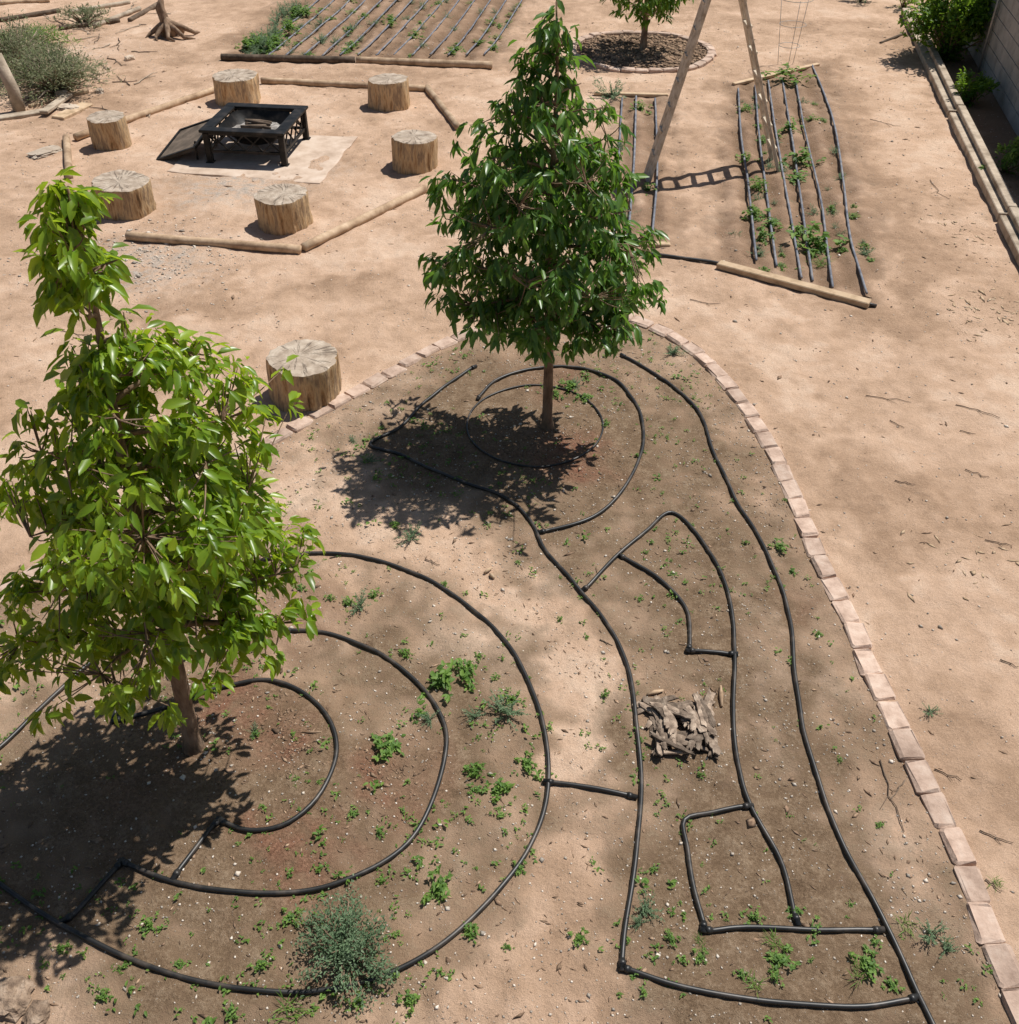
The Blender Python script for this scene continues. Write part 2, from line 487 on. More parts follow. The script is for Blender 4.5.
A[idx, 0] = np.clip(damp, 0, 1); A[idx, 1] = np.clip(red, 0, 1); A[idx, 2] = np.clip(grey, 0, 1)
T = np.full(len(X), .5, np.float32); T[idx] = np.clip(tone, 0, 1)
nx, ny = len(xs), len(ys)
ii = np.arange(nx * ny).reshape(ny, nx)
F = np.stack([ii[:-1, :-1], ii[:-1, 1:], ii[1:, 1:], ii[1:, :-1]], -1).reshape(-1, 4)
me = bpy.data.meshes.new("ground")
me.vertices.add(len(X)); me.vertices.foreach_set("co", np.stack([X, Y, Z], 1).astype(np.float32).ravel())
me.loops.add(F.size); me.loops.foreach_set("vertex_index", F.ravel().astype(np.int32))
me.polygons.add(len(F)); me.polygons.foreach_set("loop_start", np.arange(0, F.size, 4, dtype=np.int32))
me.polygons.foreach_set("loop_total", np.full(len(F), 4, np.int32))
me.update(calc_edges=True)
me.polygons.foreach_set("use_smooth", np.ones(len(F), bool))
ca = me.attributes.new("soil", 'FLOAT_COLOR', 'POINT'); ca.data.foreach_set("color", A.ravel())
ta = me.attributes.new("tone", 'FLOAT', 'POINT'); ta.data.foreach_set("value", T)
g = bpy.data.objects.new("ground", me); COL.objects.link(g)
g["kind"] = "structure"

def m_ground():
    t = NT("dirt_ground")
    v = t.obj()
    at = t.attr("soil")
    sep = t.n('ShaderNodeSeparateColor'); t.l(at.outputs['Color'], sep.inputs[0])
    R, G, B = sep.outputs
    tone = t.attr("tone").outputs['Fac']
    n1 = t.noise(v, 1.6, 8, .6)
    n2 = t.noise(v, 9, 8, .65)
    n3 = t.noise(v, 55, 6, .7)
    n4 = t.noise(v, 220, 3, .7)
    f = t.math('ADD', t.math('MULTIPLY', n1, .28), t.math('MULTIPLY', n2, .25))
    f = t.math('ADD', f, t.math('MULTIPLY', n3, .20))
    f = t.math('ADD', f, t.math('MULTIPLY', tone, .30))
    dry = t.ramp(f, [(.30, (.36, .235, .152)), (.43, (.50, .335, .225)), (.57, (.625, .43, .30)), (.72, (.73, .54, .40))])
    f2 = t.math('ADD', t.math('MULTIPLY', n2, .5), t.math('MULTIPLY', n3, .5))
    wet = t.ramp(f2, [(.34, (.12, .076, .045)), (.5, (.225, .152, .095)), (.66, (.36, .265, .18))])
    k = t.math('ADD', R, t.math('MULTIPLY', t.math('SUBTRACT', n2, .5), 1.0))
    k = t.math('ADD', k, t.math('MULTIPLY', t.math('SUBTRACT', n3, .5), .8))
    gate = t.ramp(R, [(.0, 0.0), (.12, 1.0)])
    k = t.math('MULTIPLY', k, gate)
    k = t.ramp(k, [(.05, 0.0), (.30, .42), (.75, 1.0)])
    col = t.mix(k, dry, wet)
    redc = t.ramp(n3, [(.35, (.13, .05, .03)), (.65, (.34, .165, .105))])
    kr = t.math('MULTIPLY', G, t.ramp(n2, [(.35, .1), (.6, .9)]))
    col = t.mix(kr, col, redc)
    gc = t.ramp(n3, [(.3, (.29, .24, .20)), (.5, (.45, .39, .33)), (.7, (.62, .56, .49))])
    kg = t.math('MULTIPLY', B, t.ramp(n2, [(.4, .0), (.62, .9)]))
    col = t.mix(kg, col, gc)
    h_extra = None
    for sc_, th_, dens_, dd in ((60, .17, .80, .86), (24, .12, .90, .93)):
        vo = t.n('ShaderNodeTexVoronoi'); vo.inputs['Scale'].default_value = sc_
        t.l(v, vo.inputs['Vector'])
        sp = t.ramp(vo.outputs['Distance'], [(th_ * .6, 1.0), (th_, 0.0)])
        sc = t.n('ShaderNodeSeparateColor'); t.l(vo.outputs['Color'], sc.inputs[0])
        pick = t.ramp(sc.outputs[0], [(dens_, 0.0), (dens_ + .02, 1.0)])
        m2 = t.math('MULTIPLY', t.math('MULTIPLY', sp, pick), .8)
        col = t.mix(m2, col, (.66, .59, .51))
        pick2 = t.ramp(sc.outputs[1], [(dd, 0.0), (dd + .02, 1.0)])
        col = t.mix(t.math('MULTIPLY', t.math('MULTIPLY', sp, pick2), .55), col, (.16, .10, .06))
        hh = t.math('MULTIPLY', sp, t.math('MULTIPLY', pick, .3))
        h_extra = hh if h_extra is None else t.math('ADD', h_extra, hh)
    fine = t.ramp(n4, [(.3, (.78, .78, .78)), (.7, (1.14, 1.14, 1.14))])
    col = t.mix(1.0, col, fine, 'MULTIPLY')
    t.l(col, t.bs.inputs['Base Color'])
    t.bs.inputs['Roughness'].default_value = .97
    t.bs.inputs['Specular IOR Level'].default_value = .12
    h = t.math('ADD', t.math('MULTIPLY', n3, .5), t.math('MULTIPLY', n4, .25))
    h = t.math('ADD', h, t.math('MULTIPLY', n2, 1.5))
    h = t.math('ADD', h, h_extra)
    t.bump(h, .8, .025)
    return t.m
me.materials.append(m_ground())

# ------------------------------------------------------------------ hoses
def hose(lab, pts, r, mat, closed=False, lift=.003, fits=True, seed=0, seg=8, step=.04):
    s = catmull([Vector((a, b, 0)) for a, b in pts], step, closed)
    path = []
    for i, p in enumerate(s):
        ox = (float(vnoise(p.x * 2.5, p.y * 2.5, 60 + seed)) - .5) * .035 if 0 < i < len(s) - 1 and fits else 0
        path.append(Vector((p.x + ox, p.y - ox * .5, gzf(p.x, p.y) + r * .85 + lift)))
    zz = [p.z for p in path]
    for i in range(2, len(path) - 2):
        path[i].z = max((zz[i - 2] + zz[i - 1] + zz[i] + zz[i + 1] + zz[i + 2]) / 5 + .001, zz[i] - r * .5)
    base = path[0].copy(); base.z = 0
    b = MB(); b.tube([p - base for p in path], r, seg)
    o = b.obj("drip_hose", mat, loc=base)
    tag(o, lab, "hose")
    if fits:
        for e, q in ((path[0], path[1]), (path[-1], path[-2])):
            b = MB()
            d = (q - e).normalized()
            pp = [-.016, .012, .0121, .034, .0341, .042, .0421]
            rr_ = [1.25, 1.25, 1.45, 1.45, 1.2, 1.2, 1.02]
            b.tube([e + d * k - base for k in pp], [r * k for k in rr_], 10)
            b.obj("hose_fitting", mat, parent=o)
    return o
for i, (lab, pts) in enumerate(hoses_big):
    hose(lab, pts, .0125, M_hose, seed=i)
hose(hoses_closed[0][0], ring, .008, M_hose, closed=True, seed=40, fits=False)

def far_hose(pts, lab, r=.014, mat=None, group="soaker hoses along the vegetable rows"):
    o = hose(lab, [gp(*q) for q in pts], r, mat or M_hose_b, fits=False, seg=6, step=.12, lift=.014)
    o["group"] = group
for pts in ([(738,90),(741,140),(748,190),(756,262)], [(755,86),(760,150),(776,268)], [(768,82),(778,150),(801,280)],
            [(782,80),(793,150),(812,283)], [(795,80),(806,140),(820,200),(832,290)], [(812,68),(832,120),(843,185),(850,240),(866,296)],
            [(636,98),(634,160),(628,240)], [(622,100),(618,170),(614,243)], [(655,100),(657,170),(652,238)]):
    far_hose(pts, "dusty soaker hose laid along a vegetable row")
for i in range(14):
    a = 250 + i * 18; c = 322 + i * 15.5
    far_hose([(a, 57), (a + (c - a) * .35 + 4, 34), (c, -2), (c + 12, -25)], "dusty soaker hose laid along a vegetable row", .013)
hose("thin black supply hose feeding the vegetable rows", P((592,252),(640,255),(680,260),(724,266),(800,288),(876,308)), .018, M_hose, fits=False, step=.1)

# ------------------------------------------------------------------ brick edging
rnd = random.Random(5)
bm = []
for k in range(9):
    b = MB()
    b.box((0, 0, 0), (.132 + rnd.uniform(-.010, .008), .203, .07), None, .0065, rnd, bev=.013)
    o = b.obj("edging_brick", M_brick, smooth=False, link=False)
    bm.append(o.data)
acc = 0; last = border_s[0]; cnt = 0
for i in range(1, len(border_s)):
    p = border_s[i]
    acc += (p - last).length; last = p
    if acc >= .205:
        acc -= .208
        d = (border_s[min(i + 5, len(border_s) - 1)] - border_s[max(i - 5, 0)])
        ang = math.atan2(d.y, d.x) - math.pi / 2
        o = bpy.data.objects.new("edging_brick", rnd.choice(bm))
        nx_, ny_ = -d.normalized().y, d.normalized().x
        off = rnd.uniform(-.009, .009)
        o.location = (p.x + nx_ * off, p.y + ny_ * off, gzf(p.x, p.y) * .5 - .012 + rnd.uniform(-.006, .005))
        o.rotation_euler = (rnd.uniform(-.04, .04), rnd.uniform(-.04, .04), ang + rnd.uniform(-.05, .05) + rnd.choice([0, math.pi]))
        COL.objects.link(o)
        tag(o, "pinkish concrete paver brick edging the dirt garden bed", "brick", "pavers edging the garden bed")
        cnt += 1
for i in range(34):
    a = 2 * math.pi * i / 34
    o = bpy.data.objects.new("edging_brick", rnd.choice(bm))
    x, y = tx + 1.12 * math.cos(a), ty + 1.12 * math.sin(a)
    o.location = (x, y, gzf(x, y) + .012); o.rotation_euler = (rnd.uniform(-.05, .05), rnd.uniform(-.05, .05), a + rnd.uniform(-.1, .1))
    COL.objects.link(o)
    tag(o, "pinkish paver brick ringing a mulched tree basin", "brick", "pavers ringing the tree basin")

# ------------------------------------------------------------------ leaves
def leaf_arrays(pos, dr, up, L, W, curl, fold=.25):
    n = len(pos)
    dr = dr / (np.linalg.norm(dr, axis=1, keepdims=True) + 1e-9)
    side = np.cross(up, dr); side /= (np.linalg.norm(side, axis=1, keepdims=True) + 1e-9)
    nn = np.cross(dr, side)
    T = [(0, 0, 0), (.32, .95, 1), (.32, 0, 0), (.32, -.95, 1), (.70, .8, 1), (.70, 0, 0), (.70, -.8, 1), (1, 0, 0)]
    V = np.zeros((n, 8, 3))
    for k, (t, s, f) in enumerate(T):
        V[:, k] = pos + dr * (L * t)[:, None] + side * (W * .5 * s)[:, None] + nn * ((W * fold * f) - curl * L * t * t)[:, None]
    F0 = [(0, 2, 1), (0, 3, 2), (1, 2, 5, 4), (2, 3, 6, 5), (4, 5, 7), (5, 6, 7)]
    return V, F0

def leaves_obj(name, pos, dr, up, L, W, curl, tint, mat, parent=None, loc=None, fold=.25, link=True):
    pos = np.array(pos); dr = np.array(dr); up = np.array(up)
    L = np.array(L); W = np.array(W); curl = np.array(curl)
    V, F0 = leaf_arrays(pos, dr, up, L, W, curl, fold)
    n = len(pos)
    co = V.reshape(-1, 3)
    base = np.arange(n) * 8
    arr = np.concatenate([np.array(f) for f in F0])
    loops = (base[:, None] + arr[None]).ravel()
    sizes = np.tile(np.array([len(f) for f in F0]), n)
    st = np.concatenate([[0], np.cumsum(sizes)[:-1]])
    me = bpy.data.meshes.new(name)
    me.vertices.add(len(co)); me.vertices.foreach_set("co", co.astype(np.float32).ravel())
    me.loops.add(len(loops)); me.loops.foreach_set("vertex_index", loops.astype(np.int32))
    me.polygons.add(len(sizes)); me.polygons.foreach_set("loop_start", st.astype(np.int32)); me.polygons.foreach_set("loop_total", sizes.astype(np.int32))
    me.update(calc_edges=True)
    me.polygons.foreach_set("use_smooth", np.ones(len(sizes), bool))
    at = me.attributes.new("tint", 'FLOAT', 'POINT')
    at.data.foreach_set("value", np.repeat(np.array(tint, dtype=np.float32), 8))
    me.materials.append(mat)
    ob = bpy.data.objects.new(name, me)
    if link: COL.objects.link(ob)
    if parent: ob.parent = parent
    if loc: ob.location = loc
    return ob

def make_tree(name, label, base, top, trunk_r, env, seed, nclus, leafmat, leafL, cl=(5, 8), extra=(), droop=(.35, 1.1), tintb=0.0, wr=(.28, .4), gap=.0, lump=.35, nscale=2.6, tintamp=.35, tier=0.0, sweep=.4, gapf=6.5):
    """env: (z, radius, offset x of the crown axis from the trunk); shoots grow from the trunk to points spread through that volume"""
    rnd = random.Random(seed)
    root = empty(name, (base[0], base[1], gzf(base[0], base[1])))
    tag(root, label, "tree")
    H = top[2]
    dx, dy = top[0] - base[0], top[1] - base[1]
    w0, w1 = rnd.uniform(-1, 1), rnd.uniform(-1, 1)
    def tr(z):
        t = z / H
        return Vector((dx * t + .02 * math.sin(t * 9 + w0) * t, dy * t + .02 * math.sin(t * 7 + w1) * t, z))
    def trad(z): return trunk_r * max(0, 1 - z / H) ** .8 + .005
    wood = MB()
    zs = [-.05, 0, .04, .1, .2, .35, .5] + [.5 + (H - .5) * i / 14 for i in range(1, 15)]
    wood.tube([tr(z) for z in zs], [trad(max(z, 0)) * (1.35 if z <= 0 else 1.18 if z < .05 else 1.05 if z < .12 else 1) for z in zs], 12, noise_amp=.12, nseed=seed)
    pos, dr, up, L, W, cu, ti = [], [], [], [], [], [], []
    ez = [e[0] for e in env]; er = [e[1] for e in env]; eo = [e[2] for e in env]
    def cluster(p, out, k, sc=1.0, tb=0.0):
        for _ in range(k):
            a = rnd.uniform(0, 2 * math.pi)
            d = Vector((math.cos(a), math.sin(a), 0)) * rnd.uniform(.5, 1.0) + out * rnd.uniform(.1, .9)
            d.z = -rnd.uniform(*droop) + (.6 if rnd.random() < .25 else 0) + out.z * .3
            d.normalize()
            q = p + Vector((rnd.gauss(0, .016), rnd.gauss(0, .016), rnd.gauss(0, .022))) + d * .012
            u = Vector((rnd.gauss(0, .5), rnd.gauss(0, .5), 1)) + Vector((out.x, out.y, 0)) * .4
            l = leafL * rnd.uniform(.5, 1.2) * sc
            pos.append(tuple(q)); dr.append(tuple(d)); up.append(tuple(u)); L.append(l); W.append(l * rnd.uniform(*wr)); cu.append(rnd.uniform(.05, .5))
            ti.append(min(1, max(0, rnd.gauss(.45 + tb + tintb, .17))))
    limbs = []
    z = ez[0] - .05; az = rnd.uniform(0, 6.28)
    while z < H * .93:
        az += 2.4 + rnd.uniform(-.3, .3)
        zt = min(z + .18, H)
        R = float(np.interp(zt, ez, er)) * rnd.uniform(.7, .95); ox = float(np.interp(zt, ez, eo))
        st = tr(z); n = 6; pts = []
        rise = R * rnd.uniform(.25, .6)
        for i in range(n + 1):
            t = i / n
            pts.append(st + Vector((math.cos(az + .25 * t) * R * t + ox * t, math.sin(az + .25 * t) * R * t, rise * t ** .8 - .05 * R * t * t)))
        wood.tube(pts, [(trad(z) * .42 + .003) * (1 - i / n) + .003 for i in range(n + 1)], 6)
        limbs += pts[1:]
        z += .055
    for (z, az, R, rise) in extra:
        st = tr(z); n = 7; pts = []
        for i in range(n + 1):
            t = i / n
            pts.append(st + Vector((math.cos(az) * R * t, math.sin(az) * R * t, rise * t ** .8)))
        wood.tube(pts, [(trad(z) * .42 + .003) * (1 - i / n) + .003 for i in range(n + 1)], 6)
        out = Vector((math.cos(az), math.sin(az), 0))
        for i in range(2, n + 1):
            for k in range(3):
                q = pts[i] + Vector((rnd.gauss(0, .04), rnd.gauss(0, .05), rnd.gauss(0, .04)))
                wood.tube([pts[i - 1], q], [.004, .002], 4, cap=False)
                cluster(q, out, rnd.randint(*cl), 1, .05)
        limbs += pts[2:]
    LM = np.array([tuple(p) for p in limbs])
    made = 0; tries = 0
    while made < nclus and tries < nclus * 30:
        tries += 1
        z = rnd.uniform(ez[0], ez[-1])
        R = float(np.interp(z, ez, er))
        if rnd.random() > (R / max(er)) ** 1.35 + .06: continue
        a = rnd.uniform(0, 6.283)
        nl = mnoise.noise(Vector((math.cos(a) * 1.1 + seed * 3.1, math.sin(a) * 1.1, z * nscale)))
        nl2 = mnoise.noise(Vector((math.cos(a) * 2.6, math.sin(a) * 2.6 + seed, z * nscale * 2.4)))
        Re = R * (1 + lump * nl + lump * .7 * nl2)
        q_ = rnd.random() ** .42
        rr_ = Re * q_
        if tier:
            ph = (z - sweep * rr_) / tier + 1.3 * mnoise.noise(Vector((math.cos(a) * 1.2, math.sin(a) * 1.2, z * 1.5 + seed)))
            if math.cos(ph * 2 * math.pi) < -.15 and q_ > .35 and rnd.random() < .93: continue
        p = tr(z) + Vector((float(np.interp(z, ez, eo)) + math.cos(a) * rr_, math.sin(a) * rr_, 0))
        gn = mnoise.noise(p * gapf + Vector((seed, 0, 0)))
        if gn < -(.9 - gap): continue
        made += 1
        out = Vector((math.cos(a), math.sin(a), 0)) * min(1, rr_ / (R + .05) + .2)
        d2 = ((LM - np.array(p)) ** 2).sum(axis=1) + np.maximum(0, LM[:, 2] - p.z) * .3
        s = Vector(LM[int(d2.argmin())])
        if (s - p).length > .05:
            wood.tube([s, s.lerp(p, .6) + Vector((0, 0, -.01)), p], [.0045, .0035, .002], 4, cap=False)
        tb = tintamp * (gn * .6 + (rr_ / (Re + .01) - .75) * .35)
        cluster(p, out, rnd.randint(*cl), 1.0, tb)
    for i in range(10):
        z = H * (.88 + .12 * i / 9)
        cluster(tr(z), Vector((0, 0, 1)), 5, .8)
    wood.obj("trunk", M_bark, parent=root)
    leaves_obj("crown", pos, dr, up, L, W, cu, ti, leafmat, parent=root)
    return len(pos)

bx, by = gp(547, 427)
n1 = make_tree("fruit_tree", "young fruit tree with dense deep green drooping leaves", (bx, by), (bx - .02, by, 3.06), .036,
    [(.88, .30, 0), (.98, .54, 0), (1.15, .60, 0), (1.35, .63, 0), (1.55, .66, -.03), (1.8, .66, -.02), (2.05, .60, -.03), (2.3, .47, -.10), (2.45, .33, -.04), (2.6, .21, 0), (2.85, .16, -.02), (3.04, .05, 0)],
    5, 800, M_leaf_dark, .112, cl=(6, 9), extra=[(1.25, math.pi * 1.0, .84, .16), (1.05, -.05, .74, .14), (1.35, .1, .72, .22), (1.15, math.pi * 1.15, .6, .05), (.95, -.5, .5, .05), (1.75, math.pi * .95, .66, .2)],
    droop=(.4, 1.35), wr=(.29, .39), gap=.66, lump=.6, nscale=3.0, tier=.36, sweep=.5, tintamp=.55, tintb=.04)
bx2, by2 = gp(194, 747)
n2 = make_tree("fruit_tree", "leaning young fruit tree with glossy lime green leaves", (bx2, by2), (bx2 + .17, by2, 3.14), .042,
    [(.88, .25, .0), (1.0, .52, .0), (1.15, .60, .03), (1.4, .54, .05), (1.65, .52, .04), (1.9, .50, .04), (2.1, .45, .08), (2.3, .37, .12), (2.43, .32, .16), (2.5, .2, .10), (2.56, .09, .02), (2.66, .12, -.01), (2.8, .17, 0), (3.0, .15, .0), (3.14, .07, 0)],
    11, 980, M_leaf_lime, .092, cl=(6, 9), extra=[(.84, math.pi, .85, .02), (.9, math.pi * 1.06, .8, .05), (1.55, math.pi * .97, .78, .2), (.95, -.15, .70, .12), (1.1, .1, .66, .15)],
    tintb=.08, wr=(.32, .44), gap=.80, lump=.7, nscale=2.4, tintamp=.65, gapf=5.0)
fx, fy = gp(643, 50)
make_tree("fruit_tree", "small green tree standing in a mulched brick ring", (fx, fy), (fx, fy, 2.4), .05,
    [(.5, .35, 0), (.75, .68, 0), (1.2, .8, 0), (1.7, .6, 0), (2.4, .1, 0)], 17, 420, M_leaf_far, .13, cl=(4, 7), gap=.7)

# ------------------------------------------------------------------ small plants
def plant_mesh(kind, seed):
    rnd = random.Random(seed)
    pos, dr, up, L, W, cu, ti = [], [], [], [], [], [], []
    def lf(p, d, l, w, c, t):
        pos.append(tuple(p)); dr.append(tuple(d)); up.append((rnd.gauss(0, .3), rnd.gauss(0, .3), 1)); L.append(l); W.append(w); cu.append(c); ti.append(t)
    if kind == 'broad':
        for s in range(rnd.randint(16, 24)):
            a = rnd.uniform(0, 6.28); r = abs(rnd.gauss(0, .45))
            h = rnd.uniform(.15, .9) * (1.1 - .5 * min(r, 1))
            for k in range(rnd.randint(5, 8)):
                b = rnd.uniform(0, 6.28)
                d = Vector((math.cos(b), math.sin(b), rnd.uniform(-.2, .8)))
                l = rnd.uniform(.12, .30)
                lf((r * math.cos(a), r * math.sin(a), h * rnd.uniform(.4, 1)), d, l, l * .55, .25, rnd.uniform(.1, 1))
    elif kind == 'feather':
        for s in range(rnd.randint(16, 24)):
            a = rnd.uniform(0, 6.28); tilt = rnd.uniform(.2, 1.25)
            dirv = Vector((math.cos(a) * math.sin(tilt), math.sin(a) * math.sin(tilt), math.cos(tilt)))
            ln = rnd.uniform(.5, 1.2)
            for k in range(13):
                t = .2 + .8 * k / 12
                p = dirv * ln * t
                for sd in (-1, 1):
                    d = dirv * .6 + Vector((rnd.gauss(0, .5), rnd.gauss(0, .5), rnd.gauss(0, .3)))
                    l = rnd.uniform(.08, .17)
                    lf(p, d, l, l * .3, .1, rnd.uniform(.1, 1))
    elif kind == 'grass':
        for k in range(34):
            b = rnd.uniform(0, 6.28)
            d = Vector((math.cos(b), math.sin(b), rnd.uniform(.5, 2.2)))
            l = rnd.uniform(.4, 1.1)
            lf((rnd.gauss(0, .25), rnd.gauss(0, .25), 0), d, l, .05, .3, rnd.uniform(.2, 1))
    return pos, dr, up, L, W, cu, ti

PM = {}
for kind, mat in (('broad', M_weed), ('feather', M_weed_blue), ('grass', M_weed)):
    PM[kind] = []
    for s in range(6):
        a = plant_mesh(kind, 100 + s * 7 + len(kind))
        o = leaves_obj("weed", *a, mat, link=False)
        PM[kind].append(o.data)
prnd = random.Random(77)
LAB = {'broad': "low leafy green weed growing in the dirt", 'feather': "feathery grey-green weed growing in the dirt", 'grass': "thin tuft of green grass in the dirt"}
def weed(u, v, size, kind='broad', hgt=.8, lab=None, name="weed", cat="weed", group="weeds scattered over the garden bed"):
    x, y = gp(u, v)
    o = bpy.data.objects.new(name, prnd.choice(PM[kind]))
    o.location = (x, y, gzf(x, y) - (.02 if name != "weed" else 0))
    sx = size * prnd.uniform(.8, 1.2)
    o.scale = (sx, size * size / sx, size * hgt * prnd.uniform(.7, 1.1))
    o.rotation_euler = (prnd.uniform(-.15, .15), prnd.uniform(-.15, .15), prnd.uniform(0, 6.28))
    COL.objects.link(o)
    tag(o, lab or LAB[kind], cat, group)
W_ = [(445,683,.17),(465,672,.10),(387,750,.12),(500,790,.11),(528,765,.09),(474,772,.08),(476,790,.05),(440,888,.11),(470,932,.07),(570,388,.12),(585,398,.08),(606,425,.06),(637,457,.06),
      (556,395,.09),(690,525,.04),(780,550,.08),(818,635,.05),(792,572,.05),(605,695,.05),(640,740,.04),(580,940,.055),(125,968,.04),(150,927,.06),(355,815,.05),(290,920,.06),(232,1012,.06),
      (265,968,.06),(780,962,.09),(868,968,.09),(775,980,.06),(890,985,.06),(740,975,.05),(640,600,.04),(700,775,.04),(840,760,.03),(880,825,.03),(815,930,.06),(850,905,.03),(105,1000,.05),
      (420,715,.07),(350,605,.08),(375,595,.07),(405,655,.06),(510,700,.06),(480,657,.05),(670,940,.05),(560,620,.04),(445,585,.04),(395,528,.06),(330,600,.05),(300,590,.05),(520,870,.06),(380,835,.05),
      (745,545,.04),(655,870,.04),(785,500,.03),(508,948,.04),(255,735,.05),(62,950,.05),(755,920,.05),(795,912,.06),(700,960,.05),(875,945,.04),(355,1005,.07),(410,1000,.06),(180,965,.04)]
for u, v, s in W_: weed(u, v, s * prnd.uniform(.85, 1.15), 'broad')
for u, v, s in [(505,715,.16),(475,718,.09),(645,912,.11),(412,540,.12),(672,353,.13),(370,462,.11),(360,608,.12),(352,440,.06),(930,712,.07),(255,732,.06),(930,935,.1),(945,950,.07),(575,385,.1),(640,925,.06),(430,720,.08)]:
    weed(u, v, s, 'feather')
for u, v, s in [(775,945,.08),(860,975,.08),(905,925,.07),(290,1012,.1),(755,985,.07),(700,945,.05),(995,885,.05)]:
    weed(u, v, s, 'grass')
VL = "leafy vegetable plant growing beside a soaker hose"
VG = "vegetables in the irrigated rows"
for u, v, s, k in [(812,246,.34,'broad'),(800,165,.30,'broad'),(755,217,.20,'broad'),(757,190,.20,'broad'),(790,130,.22,'broad'),(783,82,.38,'broad'),(612,97,.36,'feather'),(770,226,.18,'broad'),(798,180,.22,'broad'),
                (745,160,.18,'broad'),(762,240,.18,'broad'),(735,235,.1,'feather'),(820,262,.18,'grass'),(640,110,.18,'broad'),(620,150,.2,'feather'),(648,190,.16,'broad'),(625,215,.16,'feather'),(745,110,.16,'broad'),(812,120,.14,'broad'),(830,210,.12,'broad'),(797,235,.19,'broad')]:
    weed(u, v, s, k, .9, VL, "vegetable_plant", "vegetable plant", VG)
for i in range(60):
    t = prnd.random(); k = prnd.choice([0, 1, 1, 2, 3, 4, 5])
    u = 742 + k * 14 + t * (20 + k * 8) + prnd.uniform(-4, 4); v = 92 + t * 180
    weed(u, v, prnd.uniform(.06, .13), prnd.choice(['broad', 'feather']), .8, VL, "vegetable_plant", "vegetable plant", VG)
for i in range(110):
    k = prnd.randint(0, 13); t = prnd.random()
    u = 250 + k * 18 + (72 - k * 2.5) * t + prnd.uniform(-4, 4); v = 58 - 60 * t
    if k > 2 and prnd.random() < .3: continue
    weed(u, v, prnd.uniform(.09, .19), prnd.choice(['broad', 'feather']), .8, "small vegetable seedling in a soaker hose row", "vegetable_plant", "vegetable plant", VG)
for i in range(30):
    v = prnd.uniform(12, 52)
    u = 245 + (50 - v) * 1.15 + prnd.uniform(-10, 28)
    weed(u, v, prnd.uniform(.16, .28), prnd.choice(['broad', 'feather']), 1.0, "bushy green vegetable plant in the far bed", "vegetable_plant", "vegetable plant", VG)

pos, dr, up, L, W, cu, ti = [], [], [], [], [], [], []
r2 = random.Random(9)
cand = np.array([[r2.uniform(-3.6, 2.6), r2.uniform(1.7, 8.2)] for _ in range(14000)])
mk = polymask(cand[:, 0], cand[:, 1], bedpoly, .1) > .9
dens = vnoise(cand[:, 0] * 1.7, cand[:, 1] * 1.7, 71) * .6 + vnoise(cand[:, 0] * 5, cand[:, 1] * 5, 72) * .4
dd = np.array([np.min((hp[:, 0] - a) ** 2 + (hp[:, 1] - b_) ** 2) for a, b_ in cand]) ** .5
bare = [gp(*q) for q in [(530,600),(560,650),(578,700),(592,760),(592,810),(590,850),(570,900),(550,950),(540,1000),(480,570),(400,545),(320,535),(270,480)]]
for (x, y), m_, de, d_ in zip(cand, mk, dens, dd):
    if not m_: continue
    p_ = (.05 + .65 * max(0, de - .44) * 2) * (1.0 if d_ < .25 else .45)
    if min((x - q[0]) ** 2 + (y - q[1]) ** 2 for q in bare) < .055: p_ *= .12
    if r2.random() > p_: continue
    s = r2.uniform(.007, .022)
    if r2.random() < .12: s *= 1.7
    z = gzf(x, y)
    for k in range(r2.randint(3, 9)):
        b = r2.uniform(0, 6.28)
        pos.append((x + r2.gauss(0, s * .5), y + r2.gauss(0, s * .5), z + r2.uniform(.2, .9) * s)); dr.append((math.cos(b), math.sin(b), r2.uniform(-.1, .8)))
        up.append((r2.gauss(0, .2), r2.gauss(0, .2), 1)); L.append(s); W.append(s * .5); cu.append(.3); ti.append(r2.uniform(.2, 1))
o = leaves_obj("seedlings", pos, dr, up, L, W, cu, ti, M_weed); o["kind"] = "stuff"

